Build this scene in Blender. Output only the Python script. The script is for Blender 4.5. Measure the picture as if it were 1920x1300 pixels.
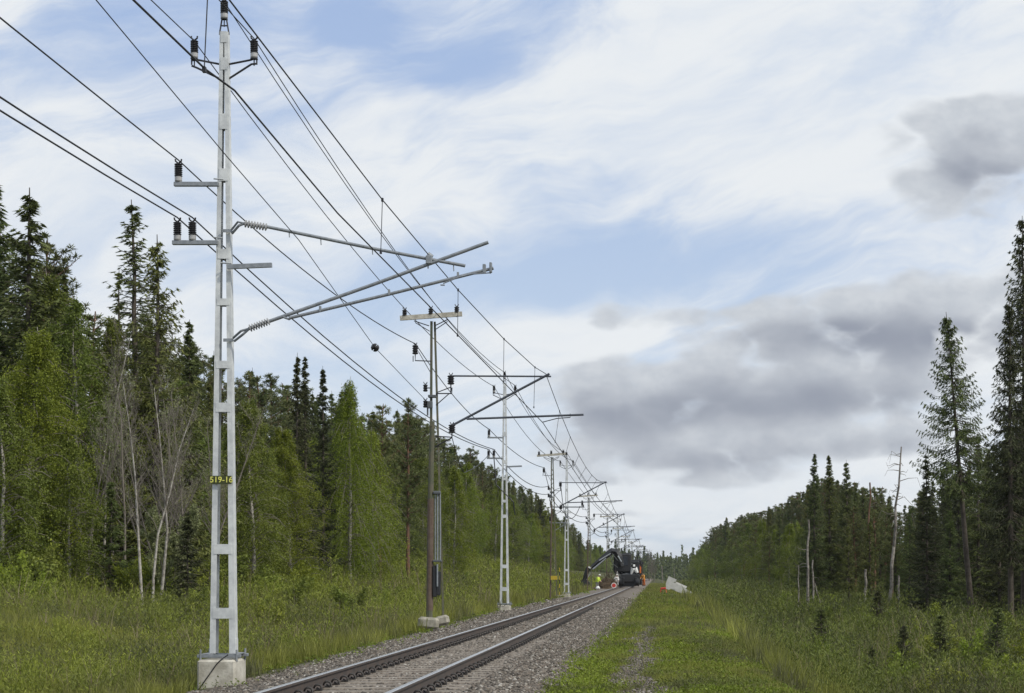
import bpy, math, random
import numpy as np
from mathutils import Vector, Matrix
random.seed(7)
R = math.radians
for o in list(bpy.data.objects): bpy.data.objects.remove(o)
scn = bpy.context.scene
COL = scn.collection

# ------------------------------------------------------------------ camera
# measured from the picture: focal length 3400 px at 1920 px width, eye 1.33 m above the rail
F, EYE, VX, VY = 3400.0, 1.33, 1230.0, 1080.0
cd = bpy.data.cameras.new("camera"); cam = bpy.data.objects.new("camera", cd); COL.objects.link(cam)
cam.location = (0, 0, EYE); cam.rotation_euler = (R(90), 0, 0)
cd.sensor_width = 36; cd.lens = 36 * F / 1920
cd.shift_x = (960 - VX) / 1920; cd.shift_y = (VY - 650) / 1920
cd.clip_start = 0.1; cd.clip_end = 20000
scn.camera = cam
scn.view_settings.view_transform = 'Standard'; scn.view_settings.look = 'None'
scn.view_settings.exposure = 0.0; scn.view_settings.gamma = 1.0

# ------------------------------------------------------------------ sun
SUN_EL, SUN_AZ = R(44), R(122)      # azimuth clockwise from +Y
sd = bpy.data.lights.new("sun", 'SUN'); sd.energy = 3.0; sd.angle = R(4); sd.color = (1.0, .94, .82)
sun = bpy.data.objects.new("sun", sd); COL.objects.link(sun)
sv = Vector((math.sin(SUN_AZ) * math.cos(SUN_EL), math.cos(SUN_AZ) * math.cos(SUN_EL), math.sin(SUN_EL)))
sun.rotation_euler = sv.to_track_quat('Z', 'Y').to_euler(); sun.location = (30, -20, 60)

# ------------------------------------------------------------------ node helpers
class NT:
    def __init__(s, nt): s.nt = nt; nt.nodes.clear()
    def n(s, t, **kw):
        nd = s.nt.nodes.new(t)
        for k, v in kw.items(): setattr(nd, k, v)
        return nd
    def put(s, sock, v):
        if isinstance(v, bpy.types.NodeSocket): s.nt.links.new(v, sock)
        elif isinstance(v, (tuple, list)) and len(v) == 3 and sock.type == 'RGBA': sock.default_value = (*v, 1)
        else: sock.default_value = v
    def m(s, op, a, b=None, c=None, clamp=False):
        nd = s.n('ShaderNodeMath', operation=op, use_clamp=clamp); s.put(nd.inputs[0], a)
        if b is not None: s.put(nd.inputs[1], b)
        if c is not None: s.put(nd.inputs[2], c)
        return nd.outputs[0]
    def ss(s, x, lo, hi, a=0.0, b=1.0):
        nd = s.n('ShaderNodeMapRange', interpolation_type='SMOOTHSTEP')
        s.put(nd.inputs[0], x); nd.inputs[1].default_value = lo; nd.inputs[2].default_value = hi
        nd.inputs[3].default_value = a; nd.inputs[4].default_value = b
        return nd.outputs[0]
    def mix(s, f, a, b):
        nd = s.n('ShaderNodeMix', data_type='RGBA'); s.put(nd.inputs[0], f); s.put(nd.inputs[6], a); s.put(nd.inputs[7], b)
        return nd.outputs[2]
    def noise(s, vec, scale, detail=4, rough=.5, dist=0.0):
        nd = s.n('ShaderNodeTexNoise'); s.put(nd.inputs['Vector'], vec); nd.inputs['Scale'].default_value = scale
        nd.inputs['Detail'].default_value = detail; nd.inputs['Roughness'].default_value = rough
        nd.inputs['Distortion'].default_value = dist
        return nd.outputs['Fac']
    def comb(s, x, y, z):
        nd = s.n('ShaderNodeCombineXYZ'); s.put(nd.inputs[0], x); s.put(nd.inputs[1], y); s.put(nd.inputs[2], z)
        return nd.outputs[0]

# ------------------------------------------------------------------ sky
w = bpy.data.worlds.new("World"); scn.world = w; w.use_nodes = True
w.cycles.sampling_method = 'MANUAL'; w.cycles.sample_map_resolution = 512
t = NT(w.node_tree)
tc = t.n('ShaderNodeTexCoord')
sep = t.n('ShaderNodeSeparateXYZ'); t.nt.links.new(tc.outputs['Generated'], sep.inputs[0])
az = t.m('ARCTAN2', sep.outputs[0], sep.outputs[1]); el = t.m('ARCSINE', sep.outputs[2])
# compass coordinates of the clouds in units of 1000 / 3400 rad (x right of the track's vanishing direction, y up)
U = t.m('MULTIPLY', az, 3.4 * 1.03); V = t.m('MULTIPLY', el, 3.4 * 1.02)
def PU(x): return (x - VX) / 1000.0
def PV(y): return (VY - y) / 1000.0
base = t.comb(U, V, 0.0)
n_w1 = t.noise(base, 2.2, 3, .5); n_w2 = t.noise(t.comb(t.m('ADD', U, 7.3), V, 2.0), 2.2, 3, .5)
Uw = t.m('ADD', U, t.m('MULTIPLY', t.m('SUBTRACT', n_w1, .5), .35)); Vw = t.m('ADD', V, t.m('MULTIPLY', t.m('SUBTRACT', n_w2, .5), .25))
def blobs(lst, uu, vv):
    tot = None
    for (cx, cy, rx, ry, a) in lst:
        du = t.m('DIVIDE', t.m('SUBTRACT', uu, PU(cx)), rx / 1000.0); dv = t.m('DIVIDE', t.m('SUBTRACT', vv, PV(cy)), ry / 1000.0)
        r2 = t.m('ADD', t.m('MULTIPLY', du, du), t.m('MULTIPLY', dv, dv))
        g = t.m('MULTIPLY', t.m('POWER', 2.718, t.m('MULTIPLY', r2, -1.0)), a)
        tot = g if tot is None else t.m('ADD', tot, g)
    return tot
# thin high cloud in long streaks
ca, sa = math.cos(R(14)), math.sin(R(14))
ur = t.m('ADD', t.m('MULTIPLY', Uw, ca), t.m('MULTIPLY', Vw, sa)); vr = t.m('SUBTRACT', t.m('MULTIPLY', Vw, ca), t.m('MULTIPLY', Uw, sa))
streak = t.noise(t.comb(t.m('MULTIPLY', ur, 1.0), t.m('MULTIPLY', vr, 3.4), 3.1), 2.0, 6, .62, .4)
broad = t.noise(t.comb(t.m('MULTIPLY', U, .8), t.m('MULTIPLY', V, 1.6), 9.0), 1.6, 3, .5)
blue = blobs([(1400, 500, 420, 60, .22), (1500, 300, 200, 50, .14), (900, 300, 220, 60, .14), (150, 300, 200, 60, .12), (690, 55, 130, 60, .42), (850, 140, 110, 45, .45), (340, 210, 200, 110, .28), (1150, 440, 330, 70, .36), (960, 530, 260, 60, .25),
              (640, 560, 210, 70, .22), (760, 700, 120, 60, .3), (600, 120, 160, 120, .22), (1010, 90, 150, 70, .18), (560, 690, 90, 30, .15),
              (1180, 1000, 140, 12, .3), (200, 60, 90, 40, .12)], Uw, Vw)
white = blobs([(1550, 160, 420, 160, .5), (100, 420, 250, 160, .45), (1080, 620, 200, 30, .4), (650, 360, 330, 60, .22), (1350, 900, 500, 60, .4), (1150, 260, 300, 60, .2)], U, V)
thin = t.m('ADD', t.m('SUBTRACT', t.m('ADD', t.m('ADD', t.m('MULTIPLY', streak, 1.35), t.m('MULTIPLY', broad, .35)), white), blue), -.02)
thin = t.ss(thin, .36, 1.02)
# grey cumulus with ragged edges, darker towards their flat bases
cu, cv_ = t.m('ADD', U, t.m('MULTIPLY', t.m('SUBTRACT', n_w1, .5), .12)), t.m('ADD', V, t.m('MULTIPLY', t.m('SUBTRACT', n_w2, .5), .08))
def puff(dv, det):
    """billowy cloud field: fractal noise plus rounded cells"""
    p_ = t.comb(cu, t.m('MULTIPLY', t.m('ADD', cv_, dv), 1.7), 5.0)
    wv = t.n('ShaderNodeTexNoise'); t.put(wv.inputs['Vector'], p_); wv.inputs['Scale'].default_value = 9.0; wv.inputs['Detail'].default_value = 2
    mv = t.n('ShaderNodeVectorMath', operation='MULTIPLY_ADD'); t.nt.links.new(wv.outputs['Color'], mv.inputs[0]); mv.inputs[1].default_value = (.12, .12, 0); t.put(mv.inputs[2], p_)
    vo = t.n('ShaderNodeTexVoronoi', feature='F1'); t.put(vo.inputs['Vector'], mv.outputs[0]); vo.inputs['Scale'].default_value = 7.5; vo.inputs['Detail'].default_value = 1.0; vo.inputs['Roughness'].default_value = .45
    ce = t.m('SUBTRACT', .72, vo.outputs['Distance'])
    return t.m('ADD', t.m('MULTIPLY', t.noise(p_, 4.2, det, .55), .72), t.m('MULTIPLY', ce, .38))
fb = puff(0.0, 7)
fb2 = t.noise(t.comb(U, t.m('MULTIPLY', V, 1.6), 1.0), 22.0, 6, .6)
fbig = t.noise(t.comb(t.m('MULTIPLY', U, .9), t.m('MULTIPLY', V, 2.6), 8.5), 2.6, 4, .5)
cl = [(1290, 745, 230, 62, 1.0), (1480, 725, 230, 66, 1.0), (1640, 730, 130, 50, .9), (1110, 745, 90, 70, .8), (1200, 700, 90, 50, .7), (1130, 800, 120, 34, .7),
      (1450, 615, 120, 56, .75), (1620, 610, 200, 60, 1.0), (1800, 600, 200, 66, 1.1), (1900, 560, 140, 70, .9), (1310, 600, 90, 34, .5), (1860, 690, 150, 46, .8),
      (1270, 850, 190, 40, 1.3), (1150, 860, 90, 26, .7), (1360, 860, 60, 22, .5), (1560, 830, 130, 30, 1.0), (1700, 820, 120, 30, 1.0), (1430, 888, 100, 20, .9), (1140, 900, 110, 16, .9), (1290, 895, 60, 10, .6),
      (1850, 300, 160, 85, 1.3), (1760, 350, 110, 42, .9), (1900, 250, 90, 60, .8), (1740, 405, 90, 30, .6), (1700, 240, 60, 30, .3), (1110, 580, 30, 30, .5), (1240, 575, 60, 20, .6),
      (1150, 585, 56, 26, .7), (1240, 985, 80, 8, .4), (1130, 960, 100, 10, .4), (1190, 1010, 90, 6, .4)]
field = t.m('SUBTRACT', 1.0, t.m('POWER', 2.718, t.m('MULTIPLY', blobs(cl, cu, cv_), -1.6)))
nsum = t.m('ADD', t.m('MULTIPLY', t.m('SUBTRACT', fb, .45), 1.7), t.m('MULTIPLY', t.m('SUBTRACT', fbig, .48), 1.0))
f2 = t.m('ADD', t.m('MULTIPLY', field, 1.15), nsum)
cmask = t.m('MULTIPLY', t.ss(f2, .34, .84), t.ss(field, .02, .3))
fbu = puff(.05, 3)      # the same field a little higher: how much cloud lies above
lit = t.m('SUBTRACT', fb, fbu)                                     # >0 towards a billow's top
# the flat, thick bases of the banks
bases = blobs([(1500, 745, 330, 42, .95), (1180, 785, 170, 42, .75), (1760, 645, 300, 48, .9), (1330, 862, 190, 30, .65), (1870, 340, 150, 60, .8), (1560, 630, 200, 34, .5), (1650, 830, 130, 22, .5)], cu, cv_)
thick = t.ss(t.m('SUBTRACT', t.m('ADD', t.m('ADD', t.m('MULTIPLY', bases, .75), t.m('MULTIPLY', t.m('SUBTRACT', f2, .55), .45)), t.m('MULTIPLY', t.m('SUBTRACT', fb, .5), .35)), t.m('MULTIPLY', lit, 1.0)), -.02, 1.05)
sky = t.n('ShaderNodeTexSky', sky_type='NISHITA', sun_disc=False)
sky.sun_elevation = SUN_EL; sky.sun_rotation = SUN_AZ; sky.air_density = 1.0; sky.dust_density = .6; sky.ozone_density = 2.0
b1 = t.n('ShaderNodeBackground'); t.put(b1.inputs[0], sky.outputs[0]); b1.inputs[1].default_value = .1
bf = t.n('ShaderNodeBackground'); t.put(bf.inputs[0], t.mix(t.ss(V, 0.0, 1.2), (.62, .73, .88), (.41, .54, .81))); bf.inputs[1].default_value = 1.0
b2 = t.n('ShaderNodeBackground'); t.put(b2.inputs[0], t.mix(t.ss(streak, .25, .62), t.mix(t.ss(V, .05, .5), (.76, .81, .86), (.64, .72, .84)), (.84, .87, .895))); b2.inputs[1].default_value = 1.0
gcol = t.mix(thick, t.mix(t.ss(fb2, .3, .7), (.56, .60, .655), (.64, .675, .72)), (.31, .34, .41))
b3 = t.n('ShaderNodeBackground'); t.put(b3.inputs[0], gcol); b3.inputs[1].default_value = 1.0
def smix(f, a, b):
    m_ = t.n('ShaderNodeMixShader'); t.put(m_.inputs[0], f); t.nt.links.new(a, m_.inputs[1]); t.nt.links.new(b, m_.inputs[2]); return m_.outputs[0]
s0 = smix(.82, b1.outputs[0], bf.outputs[0])
s1 = smix(t.m('MULTIPLY', thin, .97), s0, b2.outputs[0]); s2 = smix(cmask, s1, b3.outputs[0])
wo = t.n('ShaderNodeOutputWorld'); t.nt.links.new(s2, wo.inputs[0])

# ------------------------------------------------------------------ materials
def mat(name, col, rough=.6, metal=0.0, var=None, vscale=8.0, bump=0.0, bscale=30.0, spec=.5, coord='Object'):
    m = bpy.data.materials.new(name); m.use_nodes = True; k = NT(m.node_tree)
    p = k.n('ShaderNodeBsdfPrincipled'); out = k.n('ShaderNodeOutputMaterial'); k.nt.links.new(p.outputs[0], out.inputs[0])
    c = k.n('ShaderNodeTexCoord').outputs[coord]
    if var: k.put(p.inputs['Base Color'], k.mix(k.ss(k.noise(c, vscale, 5, .65), .35, .65), col, var))
    else:
        k.put(p.inputs['Base Color'], k.mix(k.ss(k.noise(c, vscale, 5, .6), .3, .7), col, tuple(x * .8 for x in col)))
    p.inputs['Roughness'].default_value = rough; p.inputs['Metallic'].default_value = metal
    p.inputs['Specular IOR Level'].default_value = spec
    if bump:
        b = k.n('ShaderNodeBump'); b.inputs['Strength'].default_value = bump; b.inputs['Distance'].default_value = .02
        k.put(b.inputs['Height'], k.noise(c, bscale, 6, .6)); k.nt.links.new(b.outputs[0], p.inputs['Normal'])
    return m
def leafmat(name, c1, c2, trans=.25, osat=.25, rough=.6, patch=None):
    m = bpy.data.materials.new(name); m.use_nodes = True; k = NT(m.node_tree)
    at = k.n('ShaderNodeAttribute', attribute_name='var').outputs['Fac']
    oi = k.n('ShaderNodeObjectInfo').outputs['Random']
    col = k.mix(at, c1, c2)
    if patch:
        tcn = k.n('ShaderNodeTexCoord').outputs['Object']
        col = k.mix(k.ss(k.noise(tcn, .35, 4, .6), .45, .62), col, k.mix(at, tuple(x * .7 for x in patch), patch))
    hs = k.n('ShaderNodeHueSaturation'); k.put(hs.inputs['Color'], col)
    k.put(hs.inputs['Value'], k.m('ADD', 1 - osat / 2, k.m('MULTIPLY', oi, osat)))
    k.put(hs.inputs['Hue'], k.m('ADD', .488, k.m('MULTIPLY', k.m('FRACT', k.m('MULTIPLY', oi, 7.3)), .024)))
    p = k.n('ShaderNodeBsdfPrincipled'); k.put(p.inputs['Base Color'], hs.outputs[0]); p.inputs['Roughness'].default_value = rough
    p.inputs['Specular IOR Level'].default_value = .25
    tr = k.n('ShaderNodeBsdfTranslucent'); k.put(tr.inputs[0], hs.outputs[0])
    mx = k.n('ShaderNodeMixShader'); mx.inputs[0].default_value = trans
    k.nt.links.new(p.outputs[0], mx.inputs[1]); k.nt.links.new(tr.outputs[0], mx.inputs[2])
    out = k.n('ShaderNodeOutputMaterial'); k.nt.links.new(mx.outputs[0], out.inputs[0])
    return m
M = dict(
    galv=mat('galvanised', (.66, .68, .68), .5, .2, (.50, .52, .53), 5, 0),
    galv2=mat('galvanised_dull', (.30, .32, .34), .5, .5, (.22, .24, .26), 12),
    concrete=mat('concrete', (.52, .50, .44), .9, 0, (.34, .32, .27), 4.5, .5, 18),
    oldconcrete=mat('old_concrete', (.34, .32, .27), .95, 0, (.22, .21, .17), 5, .4, 20),
    black=mat('black_glaze', (.012, .011, .012), .35), capm=mat('cap_metal', (.42, .42, .42), .5, .4),
    wire=mat('wire_metal', (.035, .037, .045), .6, .3), cable=mat('cable', (.02, .02, .02), .6),
    grayins=mat('grey_insulator', (.33, .34, .35), .5),
    railside=mat('rail_side', (.050, .042, .038), .75, 0, (.075, .055, .045), 4), railtop=mat('rail_top', (.68, .66, .63), .27, .95),
    clip=mat('clip_iron', (.012, .010, .010), .6),
    sleeper=mat('sleeper_concrete', (.25, .22, .185), .9, 0, (.15, .13, .11), 7, .3, 30),
    olive=mat('sign_olive', (.045, .055, .012), .6), yellow=mat('sign_yellow', (.75, .74, .16), .6), yel2=mat('yellow_paint', (.5, .36, .03), .6),
    wood=mat('pole_wood', (.115, .105, .075), .9, 0, (.075, .085, .055), 4, .3, 20), rust=mat('rusty_brown', (.085, .055, .042), .85, 0, (.12, .09, .07), 6, .2),
    bark=mat('bark', (.060, .048, .038), .95, 0, (.10, .085, .070), 5, .4), redbark=mat('pine_bark', (.17, .085, .045), .9, 0, (.09, .06, .045), 4, .4),
    birch=mat('birch_bark', (.42, .40, .36), .85, 0, (.20, .18, .155), 6), twig=mat('twig_grey', (.15, .13, .11), .9, 0, (.20, .18, .155), 4),
    snag=mat('dead_wood', (.27, .25, .225), .9, 0, (.13, .115, .10), 5), 
    mblack=mat('machine_black', (.018, .019, .022), .5, 0), mgrey=mat('machine_grey', (.10, .11, .12), .55), msteel=mat('cylinder_chrome', (.45, .47, .48), .3, .7),
    glass=mat('dark_glass', (.015, .02, .03), .1), orange=mat('orange_paint', (.62, .16, .03), .5), amber=mat('amber_paint', (.65, .30, .05), .5), red=mat('red_paint', (.55, .045, .03), .5),
    white=mat('white_paint', (.75, .76, .76), .5), hivis=mat('hi_vis_fabric', (.62, .80, .08), .7), trouser=mat('work_trousers', (.20, .20, .19), .85),
    skin=mat('skin', (.45, .28, .2), .6), soil=mat('brown_earth', (.11, .075, .045), .95, 0, (.07, .05, .03), 3, .5),
    slate=mat('slate_grey_paint', (.085, .095, .115), .5, .3),
    slab=mat('pale_concrete', (.52, .52, .50), .9, 0, (.45, .45, .43), 2.5, 0),
)
L_SPRUCE = leafmat('spruce_needles', (0.042, 0.059, 0.02), (0.13, 0.164, 0.05), 0.2, .35)
L_OLIVE = leafmat('spruce_olive_needles', (0.06, 0.074, 0.019), (0.162, 0.18, 0.047), 0.2, .35)
L_PINE = leafmat('pine_needles', (0.063, 0.079, 0.029), (0.153, 0.174, 0.06), 0.15, .35)
L_DARK = leafmat('deep_spruce_needles', (0.023, 0.029, 0.013), (0.076, 0.085, 0.033), 0.12, .3)
L_BIRCH = leafmat('birch_leaves', (0.1, 0.139, 0.016), (0.254, 0.306, 0.036), 0.35, .25)
L_DBIRCH = leafmat('dull_leaves', (0.081, 0.112, 0.02), (0.193, 0.237, 0.043), 0.3, .3)
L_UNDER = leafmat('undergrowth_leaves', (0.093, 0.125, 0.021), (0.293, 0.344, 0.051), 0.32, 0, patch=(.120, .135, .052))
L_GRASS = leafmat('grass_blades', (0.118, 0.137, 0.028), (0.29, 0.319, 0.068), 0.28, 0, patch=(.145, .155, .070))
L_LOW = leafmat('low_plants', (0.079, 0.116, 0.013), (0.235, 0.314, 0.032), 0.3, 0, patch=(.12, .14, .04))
L_HOLLOW = leafmat('hollow_leaves', (0.053, 0.074, 0.018), (0.186, 0.231, 0.044), .3, 0, patch=(.085, .095, .040))  # undergrowth colours darkened: the hollow's deep shadows are put into the leaves
L_DRY = leafmat('dry_stalks', (.12, .09, .06), (.30, .26, .17), .1, 0)
L_PALE = leafmat('pale_buds', (.16, .18, .08), (.30, .33, .16), .3, 0)

# ------------------------------------------------------------------ mesh helpers
def np_mesh(name, V_, faces, mats, midx=None, var=None, smooth=False):
    """faces: (n,k) int array, or a list of such arrays"""
    if not isinstance(faces, list): faces = [faces]
    faces = [f for f in faces if len(f)]
    me = bpy.data.meshes.new(name)
    V_ = np.asarray(V_, np.float32); me.vertices.add(len(V_)); me.vertices.foreach_set('co', V_.ravel())
    idx = np.concatenate([f.ravel() for f in faces]).astype(np.int32); tot = np.concatenate([np.full(len(f), f.shape[1], np.int32) for f in faces])
    st = np.concatenate([[0], np.cumsum(tot)[:-1]]).astype(np.int32)
    me.loops.add(len(idx)); me.loops.foreach_set('vertex_index', idx)
    me.polygons.add(len(tot)); me.polygons.foreach_set('loop_start', st); me.polygons.foreach_set('loop_total', tot)
    for m_ in mats: me.materials.append(m_)
    if midx is not None: me.polygons.foreach_set('material_index', np.asarray(midx, np.int32))
    if smooth: me.polygons.foreach_set('use_smooth', np.ones(len(tot), bool))
    if var is not None:
        a = me.attributes.new('var', 'FLOAT', 'FACE'); a.data.foreach_set('value', np.asarray(var, np.float32))
    me.update(calc_edges=True); me.validate(); return me
def obj(name, me, parent=None, loc=None):
    o = bpy.data.objects.new(name, me); COL.objects.link(o)
    if parent is not None: o.parent = parent
    if loc is not None: o.location = loc
    return o
def tag(o, label=None, cat=None, group=None, kind=None):
    if label: o['label'] = label
    if cat: o['category'] = cat
    if group: o['group'] = group
    if kind: o['kind'] = kind
    return o
def empty(name, loc, label, cat, group=None, rz=0.0):
    o = bpy.data.objects.new(name, None); COL.objects.link(o); o.location = loc; o.rotation_euler = (0, 0, rz); o.empty_display_size = .3
    return tag(o, label, cat, group)
def copy_tree(o, parent=None):
    c = o.copy(); COL.objects.link(c)
    if parent is not None: c.parent = parent
    for ch in o.children: copy_tree(ch, c)
    return c
class MB:
    def __init__(s): s.v = []; s.q = []; s.t = []; s.qm = []; s.tm = []; s.n = 0; s.big = []; 
    def add(s, v, faces, mi=0):
        for f in faces:
            f = [i + s.n for i in f]
            if len(f) == 4: s.q.append(f); s.qm.append(mi)
            elif len(f) == 3: s.t.append(f); s.tm.append(mi)
            else: s.big.append((f, mi))
        s.v += [tuple(p) for p in v]; s.n += len(v); return s
    def box(s, c, size, rot=None, mi=0, bev=0.0, taper=1.0):
        x, y, z = [k / 2 for k in size]; b = min(bev, x * .8, y * .8, z * .8)
        if b <= 0: ring = [(-x, -y), (x, -y), (x, y), (-x, y)]; lv = [(-z, 1.0, 0), (z, taper, 0)]
        else:
            ring = [(-x + b, -y), (x - b, -y), (x, -y + b), (x, y - b), (x - b, y), (-x + b, y), (-x, y - b), (-x, -y + b)]
            lv = [(-z, 1.0, b), (-z + b, 1.0, 0), (z - b, taper, 0), (z, taper, b)]
        n = len(ring); v = []
        for (h, tp, ins) in lv:
            for (px, py) in ring:
                v.append(Vector((px * tp * (1 - ins / x), py * tp * (1 - ins / y), h)))
        if rot is not None: v = [rot @ p for p in v]
        v = [p + Vector(c) for p in v]; f = []
        for k in range(len(lv) - 1):
            for i in range(n):
                j = (i + 1) % n; f.append((k * n + i, k * n + j, (k + 1) * n + j, (k + 1) * n + i))
        f.append(tuple(reversed(range(n)))); f.append(tuple((len(lv) - 1) * n + i for i in range(n)))
        return s.add(v, f, mi)
    def tube(s, pts, r, n=8, mi=0, caps=True):
        pts = [Vector(p) for p in pts]; m_ = len(pts)
        rs = r if isinstance(r, (list, tuple)) else [r] * m_
        v = []; f = []; ref = None
        for i, p in enumerate(pts):
            d = (pts[min(i + 1, m_ - 1)] - pts[max(i - 1, 0)]).normalized()
            if ref is None: ref = Vector((0, 0, 1)) if abs(d.z) < .9 else Vector((1, 0, 0))
            a = d.cross(ref).normalized(); b = a.cross(d).normalized(); ref = b
            for k in range(n):
                an = 2 * math.pi * k / n; v.append(p + (a * math.cos(an) + b * math.sin(an)) * rs[i])
        for i in range(m_ - 1):
            for k in range(n):
                j = (k + 1) % n; f.append((i * n + k, i * n + j, (i + 1) * n + j, (i + 1) * n + k))
        if caps: f.append(tuple(reversed(range(n)))); f.append(tuple((m_ - 1) * n + k for k in range(n)))
        return s.add(v, f, mi)
    def bar(s, a, b, wx, wy=None, mi=0):   # rectangular bar between two points
        a, b = Vector(a), Vector(b); wy = wy or wx; d = b - a
        q = d.to_track_quat('Z', 'Y').to_matrix()
        return s.box((a + b) / 2, (wx, wy, d.length), q, mi)
    def lathe(s, base, axis, prof, n=14, mi=0):   # prof: (dist along axis, radius)
        ax = Vector(axis).normalized(); pts = [Vector(base) + ax * h for h, _ in prof]
        ref = Vector((0, 1, 0)) if abs(ax.y) < .9 else Vector((1, 0, 0)); a = ax.cross(ref).normalized(); b = ax.cross(a).normalized()
        v = []; f = []
        for p, (h, r) in zip(pts, prof):
            for k in range(n):
                an = 2 * math.pi * k / n; v.append(p + (a * math.cos(an) + b * math.sin(an)) * max(r, 1e-4))
        for i in range(len(prof) - 1):
            for k in range(n):
                j = (k + 1) % n; f.append((i * n + k, i * n + j, (i + 1) * n + j, (i + 1) * n + k))
        f.append(tuple(reversed(range(n)))); f.append(tuple((len(prof) - 1) * n + k for k in range(n)))
        return s.add(v, f, mi)
    def prism(s, poly, y0, y1, mi=0):     # polygon in XZ extruded along Y
        n = len(poly); v = [(x, y0, z) for x, z in poly] + [(x, y1, z) for x, z in poly]
        f = [tuple(range(n)), tuple(reversed(range(n, 2 * n)))] + [(i, i + n, (i + 1) % n + n, (i + 1) % n) for i in range(n)]
        return s.add(v, f, mi)
    def build(s, name, mats, parent=None, loc=None, smooth=False):
        if not isinstance(mats, (list, tuple)): mats = [mats]
        me = bpy.data.meshes.new(name); fs = s.q + s.t + [b[0] for b in s.big]; mi = s.qm + s.tm + [b[1] for b in s.big]
        me.from_pydata([tuple(p) for p in s.v], [], fs)
        for m_ in mats: me.materials.append(m_)
        me.polygons.foreach_set('material_index', mi)
        if smooth: me.polygons.foreach_set('use_smooth', [len(f) <= 4 for f in fs])
        me.update(); return obj(name, me, parent, loc)

# smooth value noise in numpy
_rng = np.random.default_rng(3); _tab = _rng.random((64, 64))
def vn(x, y, s=1.0, o=0):
    x = np.asarray(x, float) / s + o * 13.7; y = np.asarray(y, float) / s + o * 5.3
    xi = np.floor(x).astype(int); yi = np.floor(y).astype(int); fx = x - xi; fy = y - yi
    fx = fx * fx * (3 - 2 * fx); fy = fy * fy * (3 - 2 * fy)
    g = lambda a, b: _tab[a % 64, b % 64]
    return (g(xi, yi) * (1 - fx) + g(xi + 1, yi) * fx) * (1 - fy) + (g(xi, yi + 1) * (1 - fx) + g(xi + 1, yi + 1) * fx) * fy
def fbm(x, y, s, o=0): return vn(x, y, s, o) * .5 + vn(x, y, s / 2.1, o + 1) * .3 + vn(x, y, s / 4.3, o + 2) * .2

# ------------------------------------------------------------------ terrain
def gz(X, D):
    X = np.asarray(X, float); D = np.asarray(D, float)
    far = np.clip((D - 66) / 150, 0, 1); far = far * far * (3 - 2 * far)
    zl = .6 + 2.2 * far                       # forest edge left
    zr = -1.75 + .8 * np.clip((D - 90) / 200, 0, 1)   # forest edge right
    near = np.clip((D - 30) / 50, 0, 1)
    xs = [-400, -60, -24, -15, -9.5, -8.0, -7.0, -5.9, -5.35, -2.25, -1.75, -1.35, 0.6, 1.8, 3.6, 5.5, 9, 16, 60, 400]
    cols = [zl + 2.5, zl + 1.0, zl, -.5 + (zl + .5) * .45, -.75 + .35 * far, -.62 + .3 * near, -.45 + .2 * near, -.38 + .1 * near, -.215 + 0 * D, -.215 + 0 * D,
            -.33 + 0 * D, -.42 + 0 * D, -.36 + 0 * D, -.42 + 0 * D, -1.35 + 0 * D, zr - .45, zr - .1, zr, zr + .6, zr + 2]
    Z = np.zeros_like(X * D)
    for i in range(len(xs) - 1):
        m_ = (X >= xs[i]) & (X < xs[i + 1]); tt = np.clip((X - xs[i]) / (xs[i + 1] - xs[i]), 0, 1)
        if xs[i] <= -5.4 or xs[i] >= -1.4: tt = tt * tt * (3 - 2 * tt) * .5 + tt * .5
        Z = np.where(m_, cols[i] * (1 - tt) + cols[i + 1] * tt, Z)
    off = np.clip((np.abs(X + 3.8) - 3.2) / 4, 0, 1)
    Z = Z + (fbm(X, D, 7, 3) - .5) * .5 * off + (fbm(X, D, 1.3, 4) - .5) * .12 * np.clip(off * 3, 0, 1)
    Z = Z - 6 * np.clip((D - 900) / 3000, 0, 1)
    return Z
gx = np.unique(np.concatenate([np.linspace(-3000, -60, 14), np.linspace(-60, -12, 40), np.linspace(-12, 8, 110), np.linspace(8, 60, 60), np.linspace(60, 3000, 14)]))
gy = np.unique(np.concatenate([np.linspace(-60, 15, 20), np.linspace(15, 70, 200), np.linspace(70, 250, 150), np.linspace(250, 900, 80), np.linspace(900, 7000, 30)]))
XX, YY = np.meshgrid(gx, gy); ZZ = gz(XX, YY)
nx_, ny_ = len(gx), len(gy); ii = np.arange(nx_ * ny_).reshape(ny_, nx_)
fc = np.stack([ii[:-1, :-1], ii[:-1, 1:], ii[1:, 1:], ii[1:, :-1]], -1).reshape(-1, 4)
gm = bpy.data.materials.new('ground_cover'); gm.use_nodes = True; k = NT(gm.node_tree)
co = k.n('ShaderNodeTexCoord').outputs['Object']; sp = k.n('ShaderNodeSeparateXYZ'); k.nt.links.new(co, sp.inputs[0])
nz = k.noise(co, 1.6, 6, .65); nf = k.noise(co, 22, 5, .7); nl = k.noise(co, .28, 4, .6)
xw = k.m('ADD', sp.outputs[0], k.m('MULTIPLY', k.m('SUBTRACT', nz, .5), 1.1))
bal = k.m('MULTIPLY', k.ss(xw, -7.15, -6.9), k.ss(xw, -1.35, -1.55, 0, 1))
grav = k.m('MULTIPLY', k.m('MULTIPLY', k.ss(xw, -.75, -.5), k.ss(xw, .15, -.1)), k.ss(k.m('ADD', sp.outputs[1], k.m('MULTIPLY', nl, 30)), 75, 50))
grcol = k.mix(nf, (.035, .042, .016), (.085, .095, .032)); grcol = k.mix(k.ss(nl, .4, .65), grcol, (.085, .078, .040))
stcol = k.mix(nf, (.08, .070, .060), (.25, .22, .19))
gc = k.mix(k.m('MAXIMUM', bal, grav), grcol, stcol)
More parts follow.
